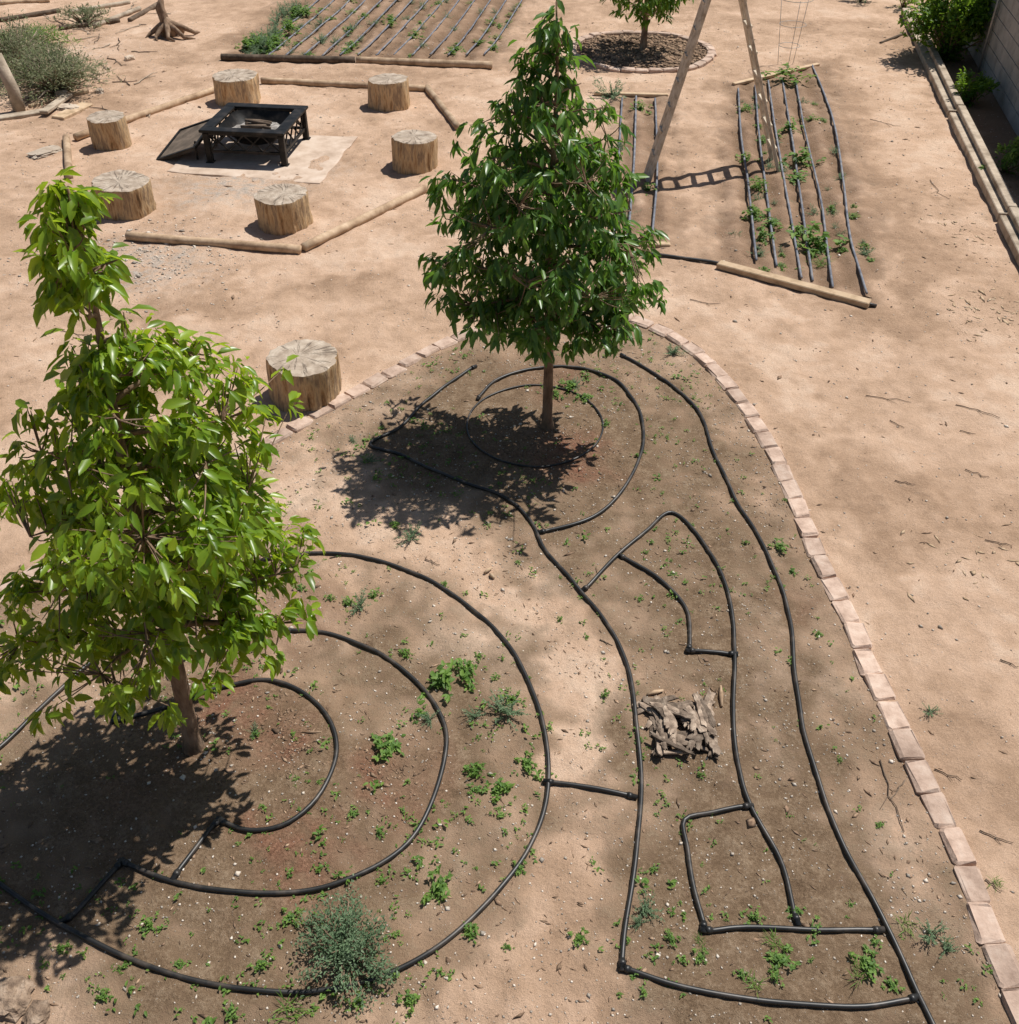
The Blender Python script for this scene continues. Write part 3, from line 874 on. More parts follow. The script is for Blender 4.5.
def bush(name, lab, u, v, R, H, n, ll, mat, seed, cat, wide=.4, stems=14, stemmat=None, sr=1.0):
    rnd = random.Random(seed)
    x, y = gp(u, v)
    root = empty(name, (x, y, gzf(x, y)))
    tag(root, lab, cat)
    w = MB(); pos, dr, up, L, W, cu, ti = [], [], [], [], [], [], []
    sts = []
    for s in range(stems):
        a = rnd.uniform(0, 6.28); tl = math.sqrt(rnd.random()) * rnd.uniform(.75, 1.25)
        e = Vector((math.cos(a) * R * tl, math.sin(a) * R * tl, H * math.sqrt(max(0.08, 1 - tl * tl * .85)) * rnd.uniform(.55, 1.2)))
        mid = e * .5 + Vector((0, 0, .12 * H))
        w.tube([Vector((0, 0, -.01)), mid, e], [(.02 * R + .002) * sr, (.012 * R + .0015) * sr, .0015 * sr], 5)
        sts.append((mid, e))
    per = n // stems
    for mid, e in sts:
        tb = rnd.uniform(-.2, .2)
        for k in range(per):
            t = rnd.random() ** .7
            p = mid.lerp(e, t) if rnd.random() < .8 else mid * rnd.random()
            p = p + Vector((rnd.gauss(0, R * .09), rnd.gauss(0, R * .09), rnd.gauss(0, H * .07)))
            p.z = max(p.z, .005)
            d = Vector((rnd.gauss(0, 1), rnd.gauss(0, 1), rnd.gauss(.3, .7))) + p.normalized() * .8
            l = ll * rnd.uniform(.6, 1.2)
            pos.append(tuple(p)); dr.append(tuple(d)); up.append((rnd.gauss(0, .5), rnd.gauss(0, .5), 1)); L.append(l); W.append(l * wide); cu.append(.2); ti.append(min(1, max(0, rnd.gauss(.5 + tb, .22))))
    w.obj("stem", stemmat or M_bark, parent=root)
    leaves_obj("foliage", pos, dr, up, L, W, cu, ti, mat, parent=root)
bush("bushy_weed", "bushy blue-green weed sprawling over a drip hose", 345, 953, .27, .17, 3600, .019, M_weed_blue, 4, "weed", .42, 46)
bush("shrub", "leafy bright green shrub at the wall end", 946, 60, .76, 1.15, 6000, .09, M_leaf_far, 12, "shrub", .45, 50)
bush("shrub", "leafy bright green shrub at the wall end", 985, 34, .7, 1.1, 2600, .09, M_leaf_far, 13, "shrub", .45, 24)
bush("shrub", "small green shrub sprouting beside the timber edging", 968, 104, .36, .46, 900, .07, M_leaf_far, 14, "shrub", .45, 14)
bush("shrub", "small green shrub sprouting beside the timber edging", 1003, 172, .34, .36, 600, .06, M_weed, 15, "shrub", .45, 12)
bush("shrub", "grey-green shrub growing beside the timber edging", 860, 2, .4, .4, 500, .06, M_weed_blue, 16, "shrub", .45, 10)
bush("shrub", "small green shrub growing on bare dirt", 902, 8, .3, .3, 400, .06, M_leaf_far, 26, "shrub", .45, 10)
bush("brush_pile", "heap of dry grey-green cut brush on dirt", 58, 92, .80, .55, 6500, .065, M_dry, 18, "brush pile", .22, 110, M_greytimber)
bush("brush_pile", "heap of dry grey-green cut brush on dirt", 18, 76, .75, .70, 5600, .065, M_dry, 19, "brush pile", .22, 90, M_greytimber)
bush("weed_clump", "dry grey weed clump in the dirt", 85, 25, .6, .3, 1200, .06, M_dry, 20, "weed", .25, 24)
bush("weed_clump", "sprawling green ground weed beside the brush pile", 30, 50, .7, .3, 2600, .05, M_weed, 21, "weed", .35, 40)

# ------------------------------------------------------------------ pebbles & chips
def scatter(name, n, x0, x1, y0, y1, smin, smax, mat, seed, flat=.6, maskf=None):
    r = np.random.RandomState(seed)
    x = r.uniform(x0, x1, n); y = r.uniform(y0, y1, n)
    keep = np.ones(n, bool) if maskf is None else maskf(x, y, r)
    x, y = x[keep], y[keep]; n = len(x)
    s = r.uniform(smin, smax, n) * (1 + (r.rand(n) < .04) * 1.0)
    z = gz(x, y)
    base = np.array([(1, 0, 0), (.1, 1, 0), (-1, .1, 0), (0, -1, 0), (.1, .1, 1), (0, 0, -1)], float)
    V = np.repeat(base[None], n, 0) * (1 + r.uniform(-.35, .35, (n, 6, 3)))
    asp = r.uniform(.5, 1, n) if flat > .3 else r.uniform(.15, .5, n)
    V[:, :, 1] *= asp[:, None]; V[:, :, 2] *= flat
    a = r.uniform(0, 6.28, n); ca, sa = np.cos(a)[:, None], np.sin(a)[:, None]
    vx = V[:, :, 0] * ca - V[:, :, 1] * sa; vy = V[:, :, 0] * sa + V[:, :, 1] * ca
    V[:, :, 0] = vx; V[:, :, 1] = vy
    V *= s[:, None, None]
    V[:, :, 0] += x[:, None]; V[:, :, 1] += y[:, None]; V[:, :, 2] += (z + s * flat * .3)[:, None]
    F0 = np.array([(0, 1, 4), (1, 2, 4), (2, 3, 4), (3, 0, 4), (1, 0, 5), (2, 1, 5), (3, 2, 5), (0, 3, 5)])
    loops = (np.arange(n)[:, None, None] * 6 + F0[None]).ravel()
    me = bpy.data.meshes.new(name)
    me.vertices.add(n * 6); me.vertices.foreach_set("co", V.astype(np.float32).ravel())
    me.loops.add(len(loops)); me.loops.foreach_set("vertex_index", loops.astype(np.int32))
    nf = n * 8
    me.polygons.add(nf); me.polygons.foreach_set("loop_start", np.arange(0, nf * 3, 3, dtype=np.int32)); me.polygons.foreach_set("loop_total", np.full(nf, 3, np.int32))
    me.update(calc_edges=True)
    at = me.attributes.new("tint", 'FLOAT', 'POINT'); at.data.foreach_set("value", np.repeat(r.rand(n), 6).astype(np.float32))
    me.materials.append(mat)
    o = bpy.data.objects.new(name, me); COL.objects.link(o); o["kind"] = "stuff"
def bedm(x, y, r): return (polymask(x, y, bedpoly, .1) > .8) & (r.rand(len(x)) < .15 + .85 * vnoise(x * 2, y * 2, 81) ** 1.5)
scatter("gravel", 20000, -3.6, 2.8, 1.7, 8.0, .003, .009, M_pebble, 1, .6, bedm)
scatter("mulch", 10000, -3.6, 2.8, 1.7, 8.0, .006, .020, M_chip, 2, .2, bedm)
scatter("gravel", 9000, -8, 7, 2, 19, .004, .012, M_pebble, 3, .6)
scatter("mulch", 2600, -8, 7, 2, 19, .01, .03, M_chip, 4, .2)
def ringm(x, y, r): return np.hypot(x - tx, y - ty) < 1.05
scatter("mulch", 3500, tx - 1.1, tx + 1.1, ty - 1.1, ty + 1.1, .02, .05, M_chip, 5, .35, ringm)
def tm(cx, cy, R):
    return lambda x, y, r: r.rand(len(x)) < np.exp(-(((x - cx) ** 2 + (y - cy) ** 2) / R ** 2))
for k, (u, v, R) in enumerate([(565,455,.35),(225,715,.4),(385,775,.2),(300,740,.2)]):
    cx, cy = gp(u, v)
    scatter("mulch", 1200, cx - 2 * R, cx + 2 * R, cy - 2 * R, cy + 2 * R, .006, .018, M_chip, 20 + k, .25, tm(cx, cy, R))
for k, (u, v, R, n) in enumerate([(1000,315,.45,900),(970,235,.3,200),(975,560,.3,120),(35,115,.8,500)]):
    cx, cy = gp(u, v)
    scatter("straw", n, cx - 2 * R, cx + 2 * R, cy - 2 * R, cy + 2 * R, .012, .045, M_board, 30 + k, .12, tm(cx, cy, R))
cx, cy = gp(140, 262)
scatter("gravel", 2500, cx - 1.4, cx + 1.4, cy - 1.2, cy + 1.2, .008, .02, M_pebble, 45, .5, tm(cx, cy, .7))

# ------------------------------------------------------------------ stumps
def stump(u, v, dia, h, seed, lab):
    rnd = random.Random(seed)
    x, y = gp(u, v)
    root = empty("log_stump", (x, y, gzf(x, y)))
    root.rotation_euler = (rnd.uniform(-.04, .04), rnd.uniform(-.04, .04), rnd.uniform(0, 6.28))
    tag(root, lab, "stump", "log stump seats around the fire pit" if v < 300 else None)
    R = dia / 2; seg = 64; b = MB(); vs = []; fs = []
    hs = [-.04, 0, h * .12, h * .28, h * .45, h * .62, h * .8, h * .95, h]
    def rad(a, z):
        return R * (1 + .11 * mnoise.noise(Vector((math.cos(a) * 1.3 + seed, math.sin(a) * 1.3, z * 1.5)))
                    + .07 * mnoise.noise(Vector((math.cos(a) * 5, math.sin(a) * 5 + seed, z * 2)))
                    + .05 * mnoise.noise(Vector((math.cos(a) * 14, math.sin(a) * 14 + seed, z * 5))) + (.02 if z < .06 else 0) - (.015 if z >= h else 0))
    for z in hs:
        for k in range(seg):
            a = 2 * math.pi * k / seg
            r = rad(a, z)
            vs.append((r * math.cos(a), r * math.sin(a), z))
    n = len(hs)
    for i in range(n - 1):
        for k in range(seg):
            k2 = (k + 1) % seg
            fs.append((i * seg + k, i * seg + k2, (i + 1) * seg + k2, (i + 1) * seg + k))
    b.add(vs, fs)
    b.obj("bark", M_stumpbark, parent=root)
    b = MB(); vs = [(0, 0, h + .004)]; fs = []
    for j, q in enumerate((.35, .7, .93, 1.0)):
        for k in range(seg):
            a = 2 * math.pi * k / seg
            r = rad(a, h) * q
            vs.append((r * math.cos(a), r * math.sin(a), h + (.004 if q < 1 else 0) + .006 * mnoise.noise(Vector((math.cos(a) * q * 2, math.sin(a) * q * 2, seed))) * (q < 1)))
    for k in range(seg):
        k2 = (k + 1) % seg
        fs.append((0, 1 + k, 1 + k2))
        for j in range(3):
            fs.append((1 + j * seg + k, 1 + (j + 1) * seg + k, 1 + (j + 1) * seg + k2, 1 + j * seg + k2))
    b.add(vs, fs)
    b.obj("cut_face", M_cut, parent=root)
stump(306, 394, .56, .34, 1, "squat log stump with cracked top beside the brick edging")
for k, (u, v, d, h) in enumerate([(126,210,.61,.33),(286,223,.57,.32),(113,145,.46,.36),(239,101,.62,.33),(390,106,.56,.36),(415,166,.54,.36)]):
    stump(u, v, d, h, 2 + k, "cut log stump seat standing by the fire pit")

# ------------------------------------------------------------------ fire pit
def firepit():
    x, y = gp(260, 151)
    root = empty("fire_pit", (x, y, 0)); root.rotation_euler = (0, 0, math.radians(-7))
    tag(root, "square black iron fire pit with lattice sides and ash", "fire pit")
    S = .53; H = .38
    for sx, sy in ((-1, -1), (1, -1), (1, 1), (-1, 1)):
        b = MB()
        b.box((sx * (S - .06), sy * (S - .06), H / 2 - .01), (.07, .07, H), bev=.006)
        b.box((sx * (S - .06), sy * (S - .06), .012), (.10, .10, .022), bev=.005)
        b.obj("leg", M_iron, parent=root, smooth=False)
    b = MB()
    w = .14
    for s in (-1, 1):
        b.box((0, s * (S - w / 2), H + .018), (2 * S, w, .034), bev=.005)
        b.box((s * (S - w / 2), 0, H + .0175), (w, 2 * S - 2 * w - .002, .032), bev=.005)
    b.obj("rim", M_iron, parent=root, smooth=False)
    for ang in range(4):
        b = MB(); q = Matrix.Rotation(ang * math.pi / 2, 3, 'Z')
        L_ = S - .095; yy = -(S - .06)
        zt, zb = H - .02, .15
        b.beam(q @ Vector((-L_, yy, zt)), q @ Vector((L_, yy, zt)), .03, .03)
        b.beam(q @ Vector((-L_, yy, zb)), q @ Vector((L_, yy, zb)), .03, .03)
        for k in range(4):
            a0 = -L_ + 2 * L_ * k / 4; a1 = a0 + 2 * L_ / 4
            b.beam(q @ Vector((a0, yy - .003, zb + .01)), q @ Vector((a1, yy - .003, zt - .01)), .016, .016)
            b.beam(q @ Vector((a0, yy + .014, zt - .01)), q @ Vector((a1, yy + .014, zb + .01)), .016, .016)
        b.obj("lattice_panel", M_iron, parent=root, smooth=False)
    b = MB(); vs = []; fs = []; prof = [(.385, H + .004), (.37, H - .04), (.33, .26), (.25, .16), (.0, .15)]
    N = 32
    for r, z in prof[:-1]:
        for k in range(N):
            a = 2 * math.pi * k / N
            c_, s_ = math.cos(a), math.sin(a)
            m = 1 / max(abs(c_), abs(s_)) * .85 + .15
            m = m if z > .3 else 1
            vs.append((r * c_ * min(m, 1.25), r * s_ * min(m, 1.25), z))
    vs.append((0, 0, .15))
    for i in range(3):
        for k in range(N):
            k2 = (k + 1) % N
            fs.append((i * N + k, i * N + k2, (i + 1) * N + k2, (i + 1) * N + k))
    for k in range(N): fs.append((3 * N + k, 3 * N + (k + 1) % N, 4 * N))
    b.add(vs, fs); b.obj("bowl", M_iron, parent=root)
    b = MB(); r = random.Random(3); vs = [(0, 0, .29)]; fs = []
    for q in (.4, .8, 1):
        for k in range(N):
            a = 2 * math.pi * k / N
            vs.append((.32 * q * math.cos(a), .32 * q * math.sin(a), .29 - .02 * q + r.uniform(-.012, .012)))
    for k in range(N):
        k2 = (k + 1) % N; fs.append((0, 1 + k, 1 + k2))
        for j in range(2): fs.append((1 + j * N + k, 1 + (j + 1) * N + k, 1 + (j + 1) * N + k2, 1 + j * N + k2))
    b.add(vs, fs); b.obj("ash_bed", M_ash, parent=root)
    for k in range(6):
        a = r.uniform(0, 6.28); c = Vector((r.uniform(-.12, .12), r.uniform(-.12, .12), .31 + .012 * k)); d = Vector((math.cos(a), math.sin(a), r.uniform(-.1, .1))) * r.uniform(.1, .2)
        o = MB(); o.tube([c - d, c + d * .1, c + d], [.02, .025, .018], 7, noise_amp=.3, nseed=k)
        lo = o.obj("charred_log", M_darkwood, loc=(x, y, 0)); lo.rotation_euler = (0, 0, math.radians(-7))
        tag(lo, "charred piece of firewood lying in the fire pit ash", "firewood", "charred firewood in the fire pit")
firepit()
def guard():
    x, y = gp(190, 152)
    root = empty("spark_guard", (x, y, 0)); root.rotation_euler = (0, 0, math.radians(-14))
    tag(root, "sooty brown steel guard propped up beside the fire pit", "spark guard")
    tilt = Matrix.Rotation(math.radians(-20), 3, 'Y') @ Matrix.Rotation(math.radians(10), 3, 'X')
    c = Vector((0, 0, .16))
    b = MB(); b.box(c, (.54, .72, .012), tilt)
    b.obj("panel", M_plate, parent=root, smooth=False)
    b = MB()
    for s in (-1, 1):
        b.box(c + tilt @ Vector((0, s * .375, 0)), (.61, .035, .04), tilt)
        b.box(c + tilt @ Vector((s * .29, 0, .001)), (.035, .70, .038), tilt)
    b.obj("frame", M_iron, parent=root, smooth=False)
    for yy in (-.25, .25):
        b = MB(); b.beam((.24, yy, 0), (.25, yy, .24), .02, .02); b.obj("prop", M_iron, parent=root, smooth=False)
guard()
b = MB(); r = random.Random(1)
cn = [Vector((*gp(*p), 0)) for p in [(168,172),(205,133),(357,137),(320,184)]]
out = []
for i in range(4):
    a, c = cn[i], cn[(i + 1) % 4]
    m = 9
    out += [a.lerp(c, k / m) + Vector((r.uniform(-.02, .02), r.uniform(-.02, .02), 0)) for k in range(m)]
n = len(out)
cxy = sum(out, Vector()) / n
vs = [Vector((p.x, p.y, -.03)) for p in out]
vs += [Vector((p.x, p.y, .008)) for p in out]
vs += [cxy.lerp(Vector((p.x, p.y, 0)), .975) + Vector((0, 0, .013)) for p in out]
fs = []
for i in range(n):
    j = (i + 1) % n
    fs += [(i, j, n + j, n + i), (n + i, n + j, 2 * n + j, 2 * n + i)]
fs.append(tuple(range(2 * n, 3 * n)))
b.add(vs, fs); o = b.obj("concrete_pad", M_concrete, smooth=False); o["kind"] = "structure"

# ------------------------------------------------------------------ timbers
def timber(a, b_, r, lab, mat=None, name="landscape_timber", grp="timbers framing the fire pit area", z=.0, seed=0, flat=False, w=.09, h=.045):
    pa, pb = gp(*a), gp(*b_)
    A = Vector((pa[0], pa[1], 0)); B = Vector((pb[0], pb[1], 0)); c = (A + B) / 2
    A -= c; B -= c
    m = MB()
    if flat:
        m.beam(A + Vector((0, 0, h / 2)), B + Vector((0, 0, h / 2)), w, h, bev=.008)
        o = m.obj(name, mat or M_board, smooth=False)
    else:
        n = 14; pts = []
        for i in range(n + 1):
            p = A.lerp(B, i / n); p.z = r * .75 + .004 * mnoise.noise(Vector((i * .3, seed, 0)))
            pts.append(p)
        m.tube(pts, [r * (1 + .05 * mnoise.noise(Vector((i * .3, seed, 3)))) for i in range(n + 1)], 12, noise_amp=.07, nseed=seed, nscale=.8)
        o = m.obj(name, mat or M_timber)
    o.location = c + Vector((0, 0, z))
    tag(o, lab, "timber" if not flat else "board", grp)
    return o
TL = "peeled round timber bordering the fire pit area"
for k, (a, b_) in enumerate([((128,239),(301,253)),((304,251),(445,182)),((427,90),(458,130)),((262,83),(425,91)),((67,140),(70,180)),((76,140),(216,92))]):
    timber(a, b_, .047, TL, seed=k)
timber((222,60),(355,63), .055, "dark weathered timber edging the vegetable bed", M_darkwood, grp="timbers edging the vegetable bed", seed=20)
timber((357,63),(492,68), .055, "weathered timber edging the vegetable bed", M_timber, grp="timbers edging the vegetable bed", seed=21)
BL = "boards edging vegetable rows"
timber((718,267),(869,307), .05, "long bleached board across the vegetable rows end", flat=True, w=.11, h=.06, name="edging_board", grp=BL)
timber((594,95),(668,97), .05, "bleached board at the head of vegetable rows", flat=True, w=.07, name="edging_board", grp=BL)
timber((596,245),(670,247), .05, "bleached board at the foot of vegetable rows", flat=True, w=.08, name="edging_board", grp=BL)
timber((733,86),(818,66), .05, "bleached board at the head of vegetable rows", flat=True, w=.07, name="edging_board", grp=BL)
G2 = "squared timbers edging the raised strip by the wall"
EL_ = "squared grey weathered timber edging a raised strip"
for k, (a, b_) in enumerate([((920,48),(953,118)),((954,120),(1004,222)),((1005,224),(1047,307))]):
    timber(a, b_, 0, EL_, M_greytimber, "edging_timber", G2, 0, flat=True, w=.17, h=.10)
    timber((a[0] + 4, a[1] - 2), (b_[0] + 4, b_[1] - 1), 0, EL_, M_greytimber, "edging_timber", G2, .102, flat=True, w=.10, h=.07)
timber((905,14),(919,46), 0, EL_, M_greytimber, "edging_timber", G2, 0, flat=True, w=.14, h=.10)
timber((905,34),(880,44), .02, "thin fallen branch lying near the edging timbers", M_darkwood, "branch", None, .0, 49)

# ------------------------------------------------------------------ block wall
def wall():
    A = Vector((*gp(962, 40), 0)); B = Vector((*gp(1052, 200), 0))
    d = (B - A); L_ = d.length; u = d.normalized(); ang = math.atan2(u.y, u.x)
    root = empty("block_wall", A); root.rotation_euler = (0, 0, ang)
    tag(root, "grey concrete block wall standing behind the raised strip", "wall")
    Hh = 1.7; b = MB(); bl, bh = .40, .20
    b.box((L_ / 2, .1, Hh / 2), (L_, .16, Hh))
    for row in range(int(Hh / bh)):
        x = -(row % 2) * bl / 2
        while x < L_:
            x0, x1 = max(x, 0) + .006, min(x + bl, L_) - .006
            if x1 - x0 > .05:
                for yy in (.014, .186):
                    b.box(((x0 + x1) / 2, yy, row * bh + bh / 2), (x1 - x0, .016, bh - .012))
            x += bl
    b.obj("blockwork", M_wall, parent=root, smooth=False)
    b = MB(); b.box((L_ / 2, .1, Hh + .028), (L_ + .02, .24, .05), bev=.006); b.obj("coping", M_wall, parent=root, smooth=False)
    b = MB(); b.tube([(1.9, -.04, -.02), (1.9, -.04, 1.6)], .02, 8); b.obj("pipe", M_wire, parent=root)
wall()

# ------------------------------------------------------------------ ladder
def ladder():
    ax, ay = gp(711, 168)
    L0 = gp(647, 176); R0 = gp(776, 166)
    root = empty("step_ladder", (ax, ay, 0))
    tag(root, "tall weathered A-frame ladder straddling the vegetable rows", "ladder")
    apexz = 2.42
    for fx_, sgn in ((L0, -1), (R0, 1)):
        piv = bpy.data.objects.new("ladder_leg", None); COL.objects.link(piv); piv.parent = root
        foot = Vector((fx_[0] - ax, fx_[1] - ay, 0)); apex = Vector((-.14 + sgn * .05, (fx_[1] - ay) * .5, apexz))
        if sgn < 0: wF, wT, wr_ = .11, .07, .10
        else: wF, wT, wr_ = .19, .13, .085
        for s in (-1, 1):
            b = MB(); b.beam(foot + Vector((0, s * wF, -.03)), apex + Vector((0, s * wT, 0)), wr_, .035, bev=.004)
            b.obj("rail", M_ladder, parent=piv, smooth=False)
        for k in range(1, 9):
            t = k / 9; p = foot.lerp(apex, t); w_ = wF + (wT - wF) * t
            b = MB(); b.beam(p + Vector((0, -w_, 0)), p + Vector((0, w_, 0)), .06, .03, bev=.003)
            b.obj("rung", M_ladder, parent=piv, smooth=False)
    b = MB(); b.box((-.14, 0, apexz + .02), (.2, .36, .04), bev=.006); b.obj("top_cap", M_ladder, parent=root, smooth=False)
ladder()

x, y = gp(786, 66)
cage = empty("wire_cage", (x, y, 0)); tag(cage, "thin wire plant cage over a vegetable plant", "plant cage")
for z, r in ((.3, .16), (.6, .2), (.95, .24)):
    b = MB()
    b.tube([(r * math.cos(a * .3927), r * math.sin(a * .3927), z) for a in range(17)], .004, 5)
    b.obj("hoop", M_wire, parent=cage)
for k in range(3):
    b = MB()
    a = k * 2.094 + .5
    b.tube([(.13 * math.cos(a), .13 * math.sin(a), -.02), (.24 * math.cos(a), .24 * math.sin(a), .97)], .004, 5)
    b.obj("stake", M_wire, parent=cage)

# ------------------------------------------------------------------ bark pile
r = random.Random(12)
px, py = gp(684, 730)
for k in range(60):
    ex, ey = r.uniform(-1, 1), r.uniform(-1, 1)
    layer = k // 15
    if layer == 0 and r.random() < .6:
        if r.random() < .5: ex = math.copysign(.9, ex)
        else: ey = math.copysign(.9, ey)
    if layer >= 2: ex *= .85; ey *= .85
    ln = r.uniform(.10, .26); wd = r.uniform(.022, .052); th = r.uniform(.007, .012)
    b = MB(); vs = []; nu, nv = 11, 4
    bend = r.uniform(-.02, .02); twist = r.uniform(-.3, .3)
    for i in range(nu):
        for j in range(nv):
            u_ = i / (nu - 1) - .5; v_ = j / (nv - 1) - .5
            ww = wd * (1 - .3 * abs(u_ * 2) ** 4) * (1 + .45 * mnoise.noise(Vector((u_ * 9, k * 3.3, j * .8))))
            vs.append((u_ * ln + (r.uniform(-.016, .016) if i in (0, nu - 1) else 0), v_ * ww + bend * (u_ * 2) ** 2, th - v_ * v_ * wd * .5 + twist * u_ * v_ * wd + .004 * mnoise.noise(Vector((u_ * 7, k * 2.1, 4)))))
    for p in list(vs): vs.append((p[0], p[1], p[2] - th))
    fs = []
    N = nu * nv
    for i in range(nu - 1):
        for j in range(nv - 1):
            a0 = i * nv + j
            fs.append((a0, a0 + nv, a0 + nv + 1, a0 + 1)); fs.append((N + a0, N + a0 + 1, N + a0 + nv + 1, N + a0 + nv))
    ed = [i * nv for i in range(nu)] + [(nu - 1) * nv + j for j in range(1, nv)] + [i * nv + nv - 1 for i in range(nu - 2, -1, -1)] + [j for j in range(nv - 2, 0, -1)]
    for i in range(len(ed)):
        j = (i + 1) % len(ed)
        fs.append((ed[j], ed[i], N + ed[i], N + ed[j]))
    b.add(vs, fs)
    o = b.obj("bark_chunk", M_barkpile, smooth=False)
    x, y = px + ex * .165, py + ey * .18
    o.location = (x, y, gzf(px, py) + .008 + layer * .016 + r.uniform(0, .010))
    base_a = math.pi / 2 if abs(ex) > abs(ey) else 0
    o.rotation_euler = (r.gauss(0, .14), r.gauss(0, .07), base_a + r.gauss(0, .38))
    tag(o, "rough flat grey-brown bark slab heaped on the soil", "bark", "bark slabs piled in the garden bed")
for u, v, aa, ln in [(721,697,1.45,.15),(655,694,.3,.1),(488,571,.8,.07),(492,576,2.2,.05)]:
    x, y = gp(u, v); b = MB()
    d = Vector((math.cos(aa), math.sin(aa), .05)) * ln / 2
    b.tube([-d, Vector((0, 0, .006)), d], [.008, .013, .006], 7, noise_amp=.4, nseed=u)
    o = b.obj("wood_splinter", M_timber, loc=(x, y, gzf(x, y) + .012)); tag(o, "pale splinter of wood lying on the soil", "wood splinter")

# ------------------------------------------------------------------ twigs
def twig(u, v, u2, v2, rad=.005, mat=None, lab="thin dry twig lying on bare dirt"):
    A = Vector((*gp(u, v), 0)); B = Vector((*gp(u2, v2), 0)); m = MB(); c = (A + B) / 2
    n = 6; pts = []
    for i in range(n + 1):
        p = A.lerp(B, i / n); off = (B - A).length * .06
        p += Vector((mnoise.noise(Vector((i * .9, u, 0))), mnoise.noise(Vector((i * .9, v, 5))), 0)) * off * 2
        p.z = gzf(p.x, p.y) + rad + .004
        pts.append(p - c)
    m.tube(pts, [rad * (1 - .5 * i / n) for i in range(n + 1)], 5)
    s = pts[3]; m.tube([s, s + (pts[4] - pts[2]).cross(Vector((0, 0, 1))) * .5 + (pts[4] - pts[2]) * .6], [rad * .6, rad * .3], 5)
    o = m.obj("twig", mat or M_darkwood, loc=c); tag(o, lab, "twig", "twigs littering the yard")
for t_ in [(955,407,998,419),(866,395,912,402),(890,420,905,428),(935,768,962,778),(980,830,1012,842),(960,430,975,434),(905,780,890,800),(880,760,905,835),(965,470,990,480),(1000,660,1018,668),(985,540,1010,545),
           (690,300,720,305),(60,330,100,338),(20,470,60,478),(870,120,900,128),(930,180,945,200),(560,150,590,158),(895,480,915,485),(985,880,1000,893),(600,640,612,646),(425,560,440,566),(330,560,350,556)]:
    twig(*t_, rad=.004)

# ------------------------------------------------------------------ junk corner
def driftwood():
    x, y = gp(170, 36); root = empty("driftwood_stump", (x, y, 0)); tag(root, "gnarled grey driftwood stump with splayed roots", "driftwood")
    r = random.Random(6); b = MB()
    b.tube([(0, 0, 0), (-.03, 0, .2), (-.08, .03, .42), (-.02, .02, .6)], [.12, .09, .07, .03], 10, noise_amp=.5, nseed=2)
    b.obj("trunk", M_bark, parent=root)
    for k in range(8):
        a = k * .785 + r.uniform(-.3, .3); l = r.uniform(.3, .55)
        b = MB(); b.tube([(0, 0, r.uniform(.12, .3)), (math.cos(a) * l * .4, math.sin(a) * l * .4, .14), (math.cos(a) * l * .8, math.sin(a) * l * .8, .04), (math.cos(a + .3) * l, math.sin(a + .3) * l, .0)], [.06, .045, .03, .012], 8, noise_amp=.4, nseed=k)
        b.obj("root", M_bark, parent=root)
driftwood()
def stone(u, v, sx, sy, sz, seed, lab, mat=None, pw=.7):
    x, y = gp(u, v); r = random.Random(seed); b = MB(); vs = []; fs = []; N, M_ = 26, 13
    for i in range(M_ + 1):
        ph = math.pi * i / M_
        for k in range(N):
            a = 2 * math.pi * k / N
            p = Vector((math.sin(ph) * math.cos(a), math.sin(ph) * math.sin(a), math.cos(ph)))
            p = Vector([math.copysign(abs(q) ** pw, q) for q in p])
            f = 1 + .3 * mnoise.noise(p * 1.3 + Vector((seed, 0, 0))) + .22 * mnoise.noise(p * 3.5 + Vector((0, seed, 0))) + .16 * mnoise.noise(p * 8 + Vector((0, seed, 0)))
            vs.append((p.x * sx * f, p.y * sy * f, p.z * sz * f + sz * .4))
    for i in range(M_):
        for k in range(N):
            k2 = (k + 1) % N
            fs.append((i * N + k, (i + 1) * N + k, (i + 1) * N + k2, i * N + k2))
    b.add(vs, fs); o = b.obj("stone", mat or M_stone, smooth=False, loc=(x, y, gzf(x, y)))
    o.rotation_euler = (0, 0, r.uniform(0, 6.28)); tag(o, lab, "stone")
stone(45, 154, .20, .11, .03, 1, "flat pale stone slab lying on the dirt")
stone(68, 110, .2, .1, .04, 2, "flat tan stone fragment among scrap wood")
stone(4, 1000, .10, .12, .04, 3, "rough brown weathered lump of rock", M_rock, .9)
stone(36, 1018, .07, .05, .03, 8, "rough brown weathered lump of rock", M_rock, .9)
stone(62, 96, .1, .08, .05, 4, "small tan stone beside the brush pile")
stone(130, 60, .08, .06, .04, 5, "small tan stone on bare dirt")
stone(100, 92, .07, .06, .04, 6, "small tan stone on bare dirt")
SG = "scrap wood in the junk corner"
timber((0,120),(52,112), .05, "flat grey scrap board beside the brush pile", flat=True, name="scrap_board", grp=SG, w=.16, mat=M_greytimber)
timber((30,108),(88,92), .05, "long weathered scrap board beside the brush pile", flat=True, name="scrap_board", grp=SG, w=.08)
timber((45,118),(70,100), .05, "short weathered scrap board beside the brush pile", flat=True, name="scrap_board", grp=SG, w=.12, mat=M_greytimber, z=.05)
timber((58,120),(88,106), .05, "short tan scrap board beside the brush pile", flat=True, name="scrap_board", grp=SG, w=.2, z=.0)
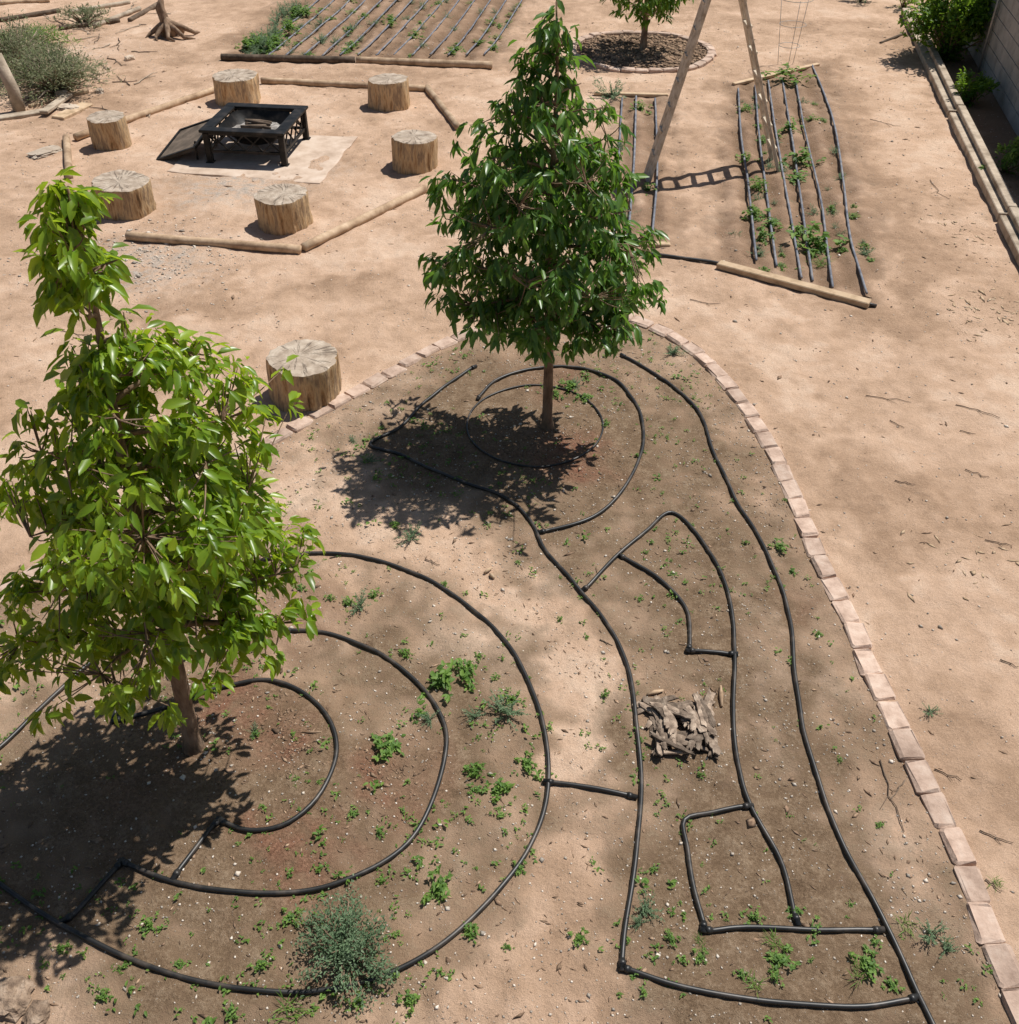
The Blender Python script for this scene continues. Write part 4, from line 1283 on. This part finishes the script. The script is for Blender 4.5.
for a, b_, mt, sd in [((95,28),(140,10),M_greytimber,70),((60,30),(120,22),M_darkwood,71),((0,22),(60,12),M_darkwood,72),((130,22),(160,5),M_darkwood,73),((70,14),(130,4),M_greytimber,74),((0,5),(50,2),M_timber,75)]:
    timber(a, b_, .04, "weathered scrap pole lying on the dirt", name="scrap_pole", grp=SG, mat=mt, seed=sd)
x, y = gp(20, 112); m = MB(); m.tube([(0, 0, -.05), (0, 0, .3), (-.1, .02, .74)], [.08, .08, .075], 12, noise_amp=.08)
o = m.obj("wooden_post", M_greytimber, loc=(x, y, 0)); tag(o, "short pale leaning wooden post beside scrap boards", "post")
for i in range(34):
    u, v = prnd.uniform(0, 190), prnd.uniform(5, 120)
    twig(u, v, u + prnd.uniform(-30, 30), v + prnd.uniform(-12, 12), .009, prnd.choice([M_darkwood, M_greytimber]), "dry stick lying near the brush pile")

# ------------------------------------------------------------------ light, world, camera
w = bpy.data.worlds.new("World"); scene.world = w; w.use_nodes = True
nt = w.node_tree
sky = nt.nodes.new('ShaderNodeTexSky'); sky.sky_type = 'NISHITA'; sky.sun_disc = False
EL = math.atan(1 / SUN_RATIO); AZ = math.atan2(.8, .6)
sky.sun_elevation = EL; sky.sun_rotation = AZ
bg = nt.nodes['Background']; bg.inputs[1].default_value = .056
nt.links.new(sky.outputs[0], bg.inputs[0])
sd = bpy.data.lights.new("sun", 'SUN'); sd.energy = 5.0; sd.angle = math.radians(.5); sd.color = (1, .965, .91)
so = bpy.data.objects.new("sun", sd); COL.objects.link(so)
dv = Vector((-.8 * math.cos(EL), -.6 * math.cos(EL), -math.sin(EL)))
so.rotation_euler = dv.to_track_quat('-Z', 'Y').to_euler(); so.location = (6, 6, 12)
cd = bpy.data.cameras.new("camera"); cam = bpy.data.objects.new("camera", cd); COL.objects.link(cam)
cd.sensor_width = 36; cd.lens = 36 * FPX / 1024; cd.clip_end = 1000
cam.location = (0, 0, CAM_H); cam.rotation_euler = (math.pi / 2 - TH, 0, 0)
scene.camera = cam
scene.view_settings.view_transform = 'Standard'
scene.view_settings.look = 'None'; scene.view_settings.exposure = 0
print("leaves", n1, n2, "bricks", cnt)
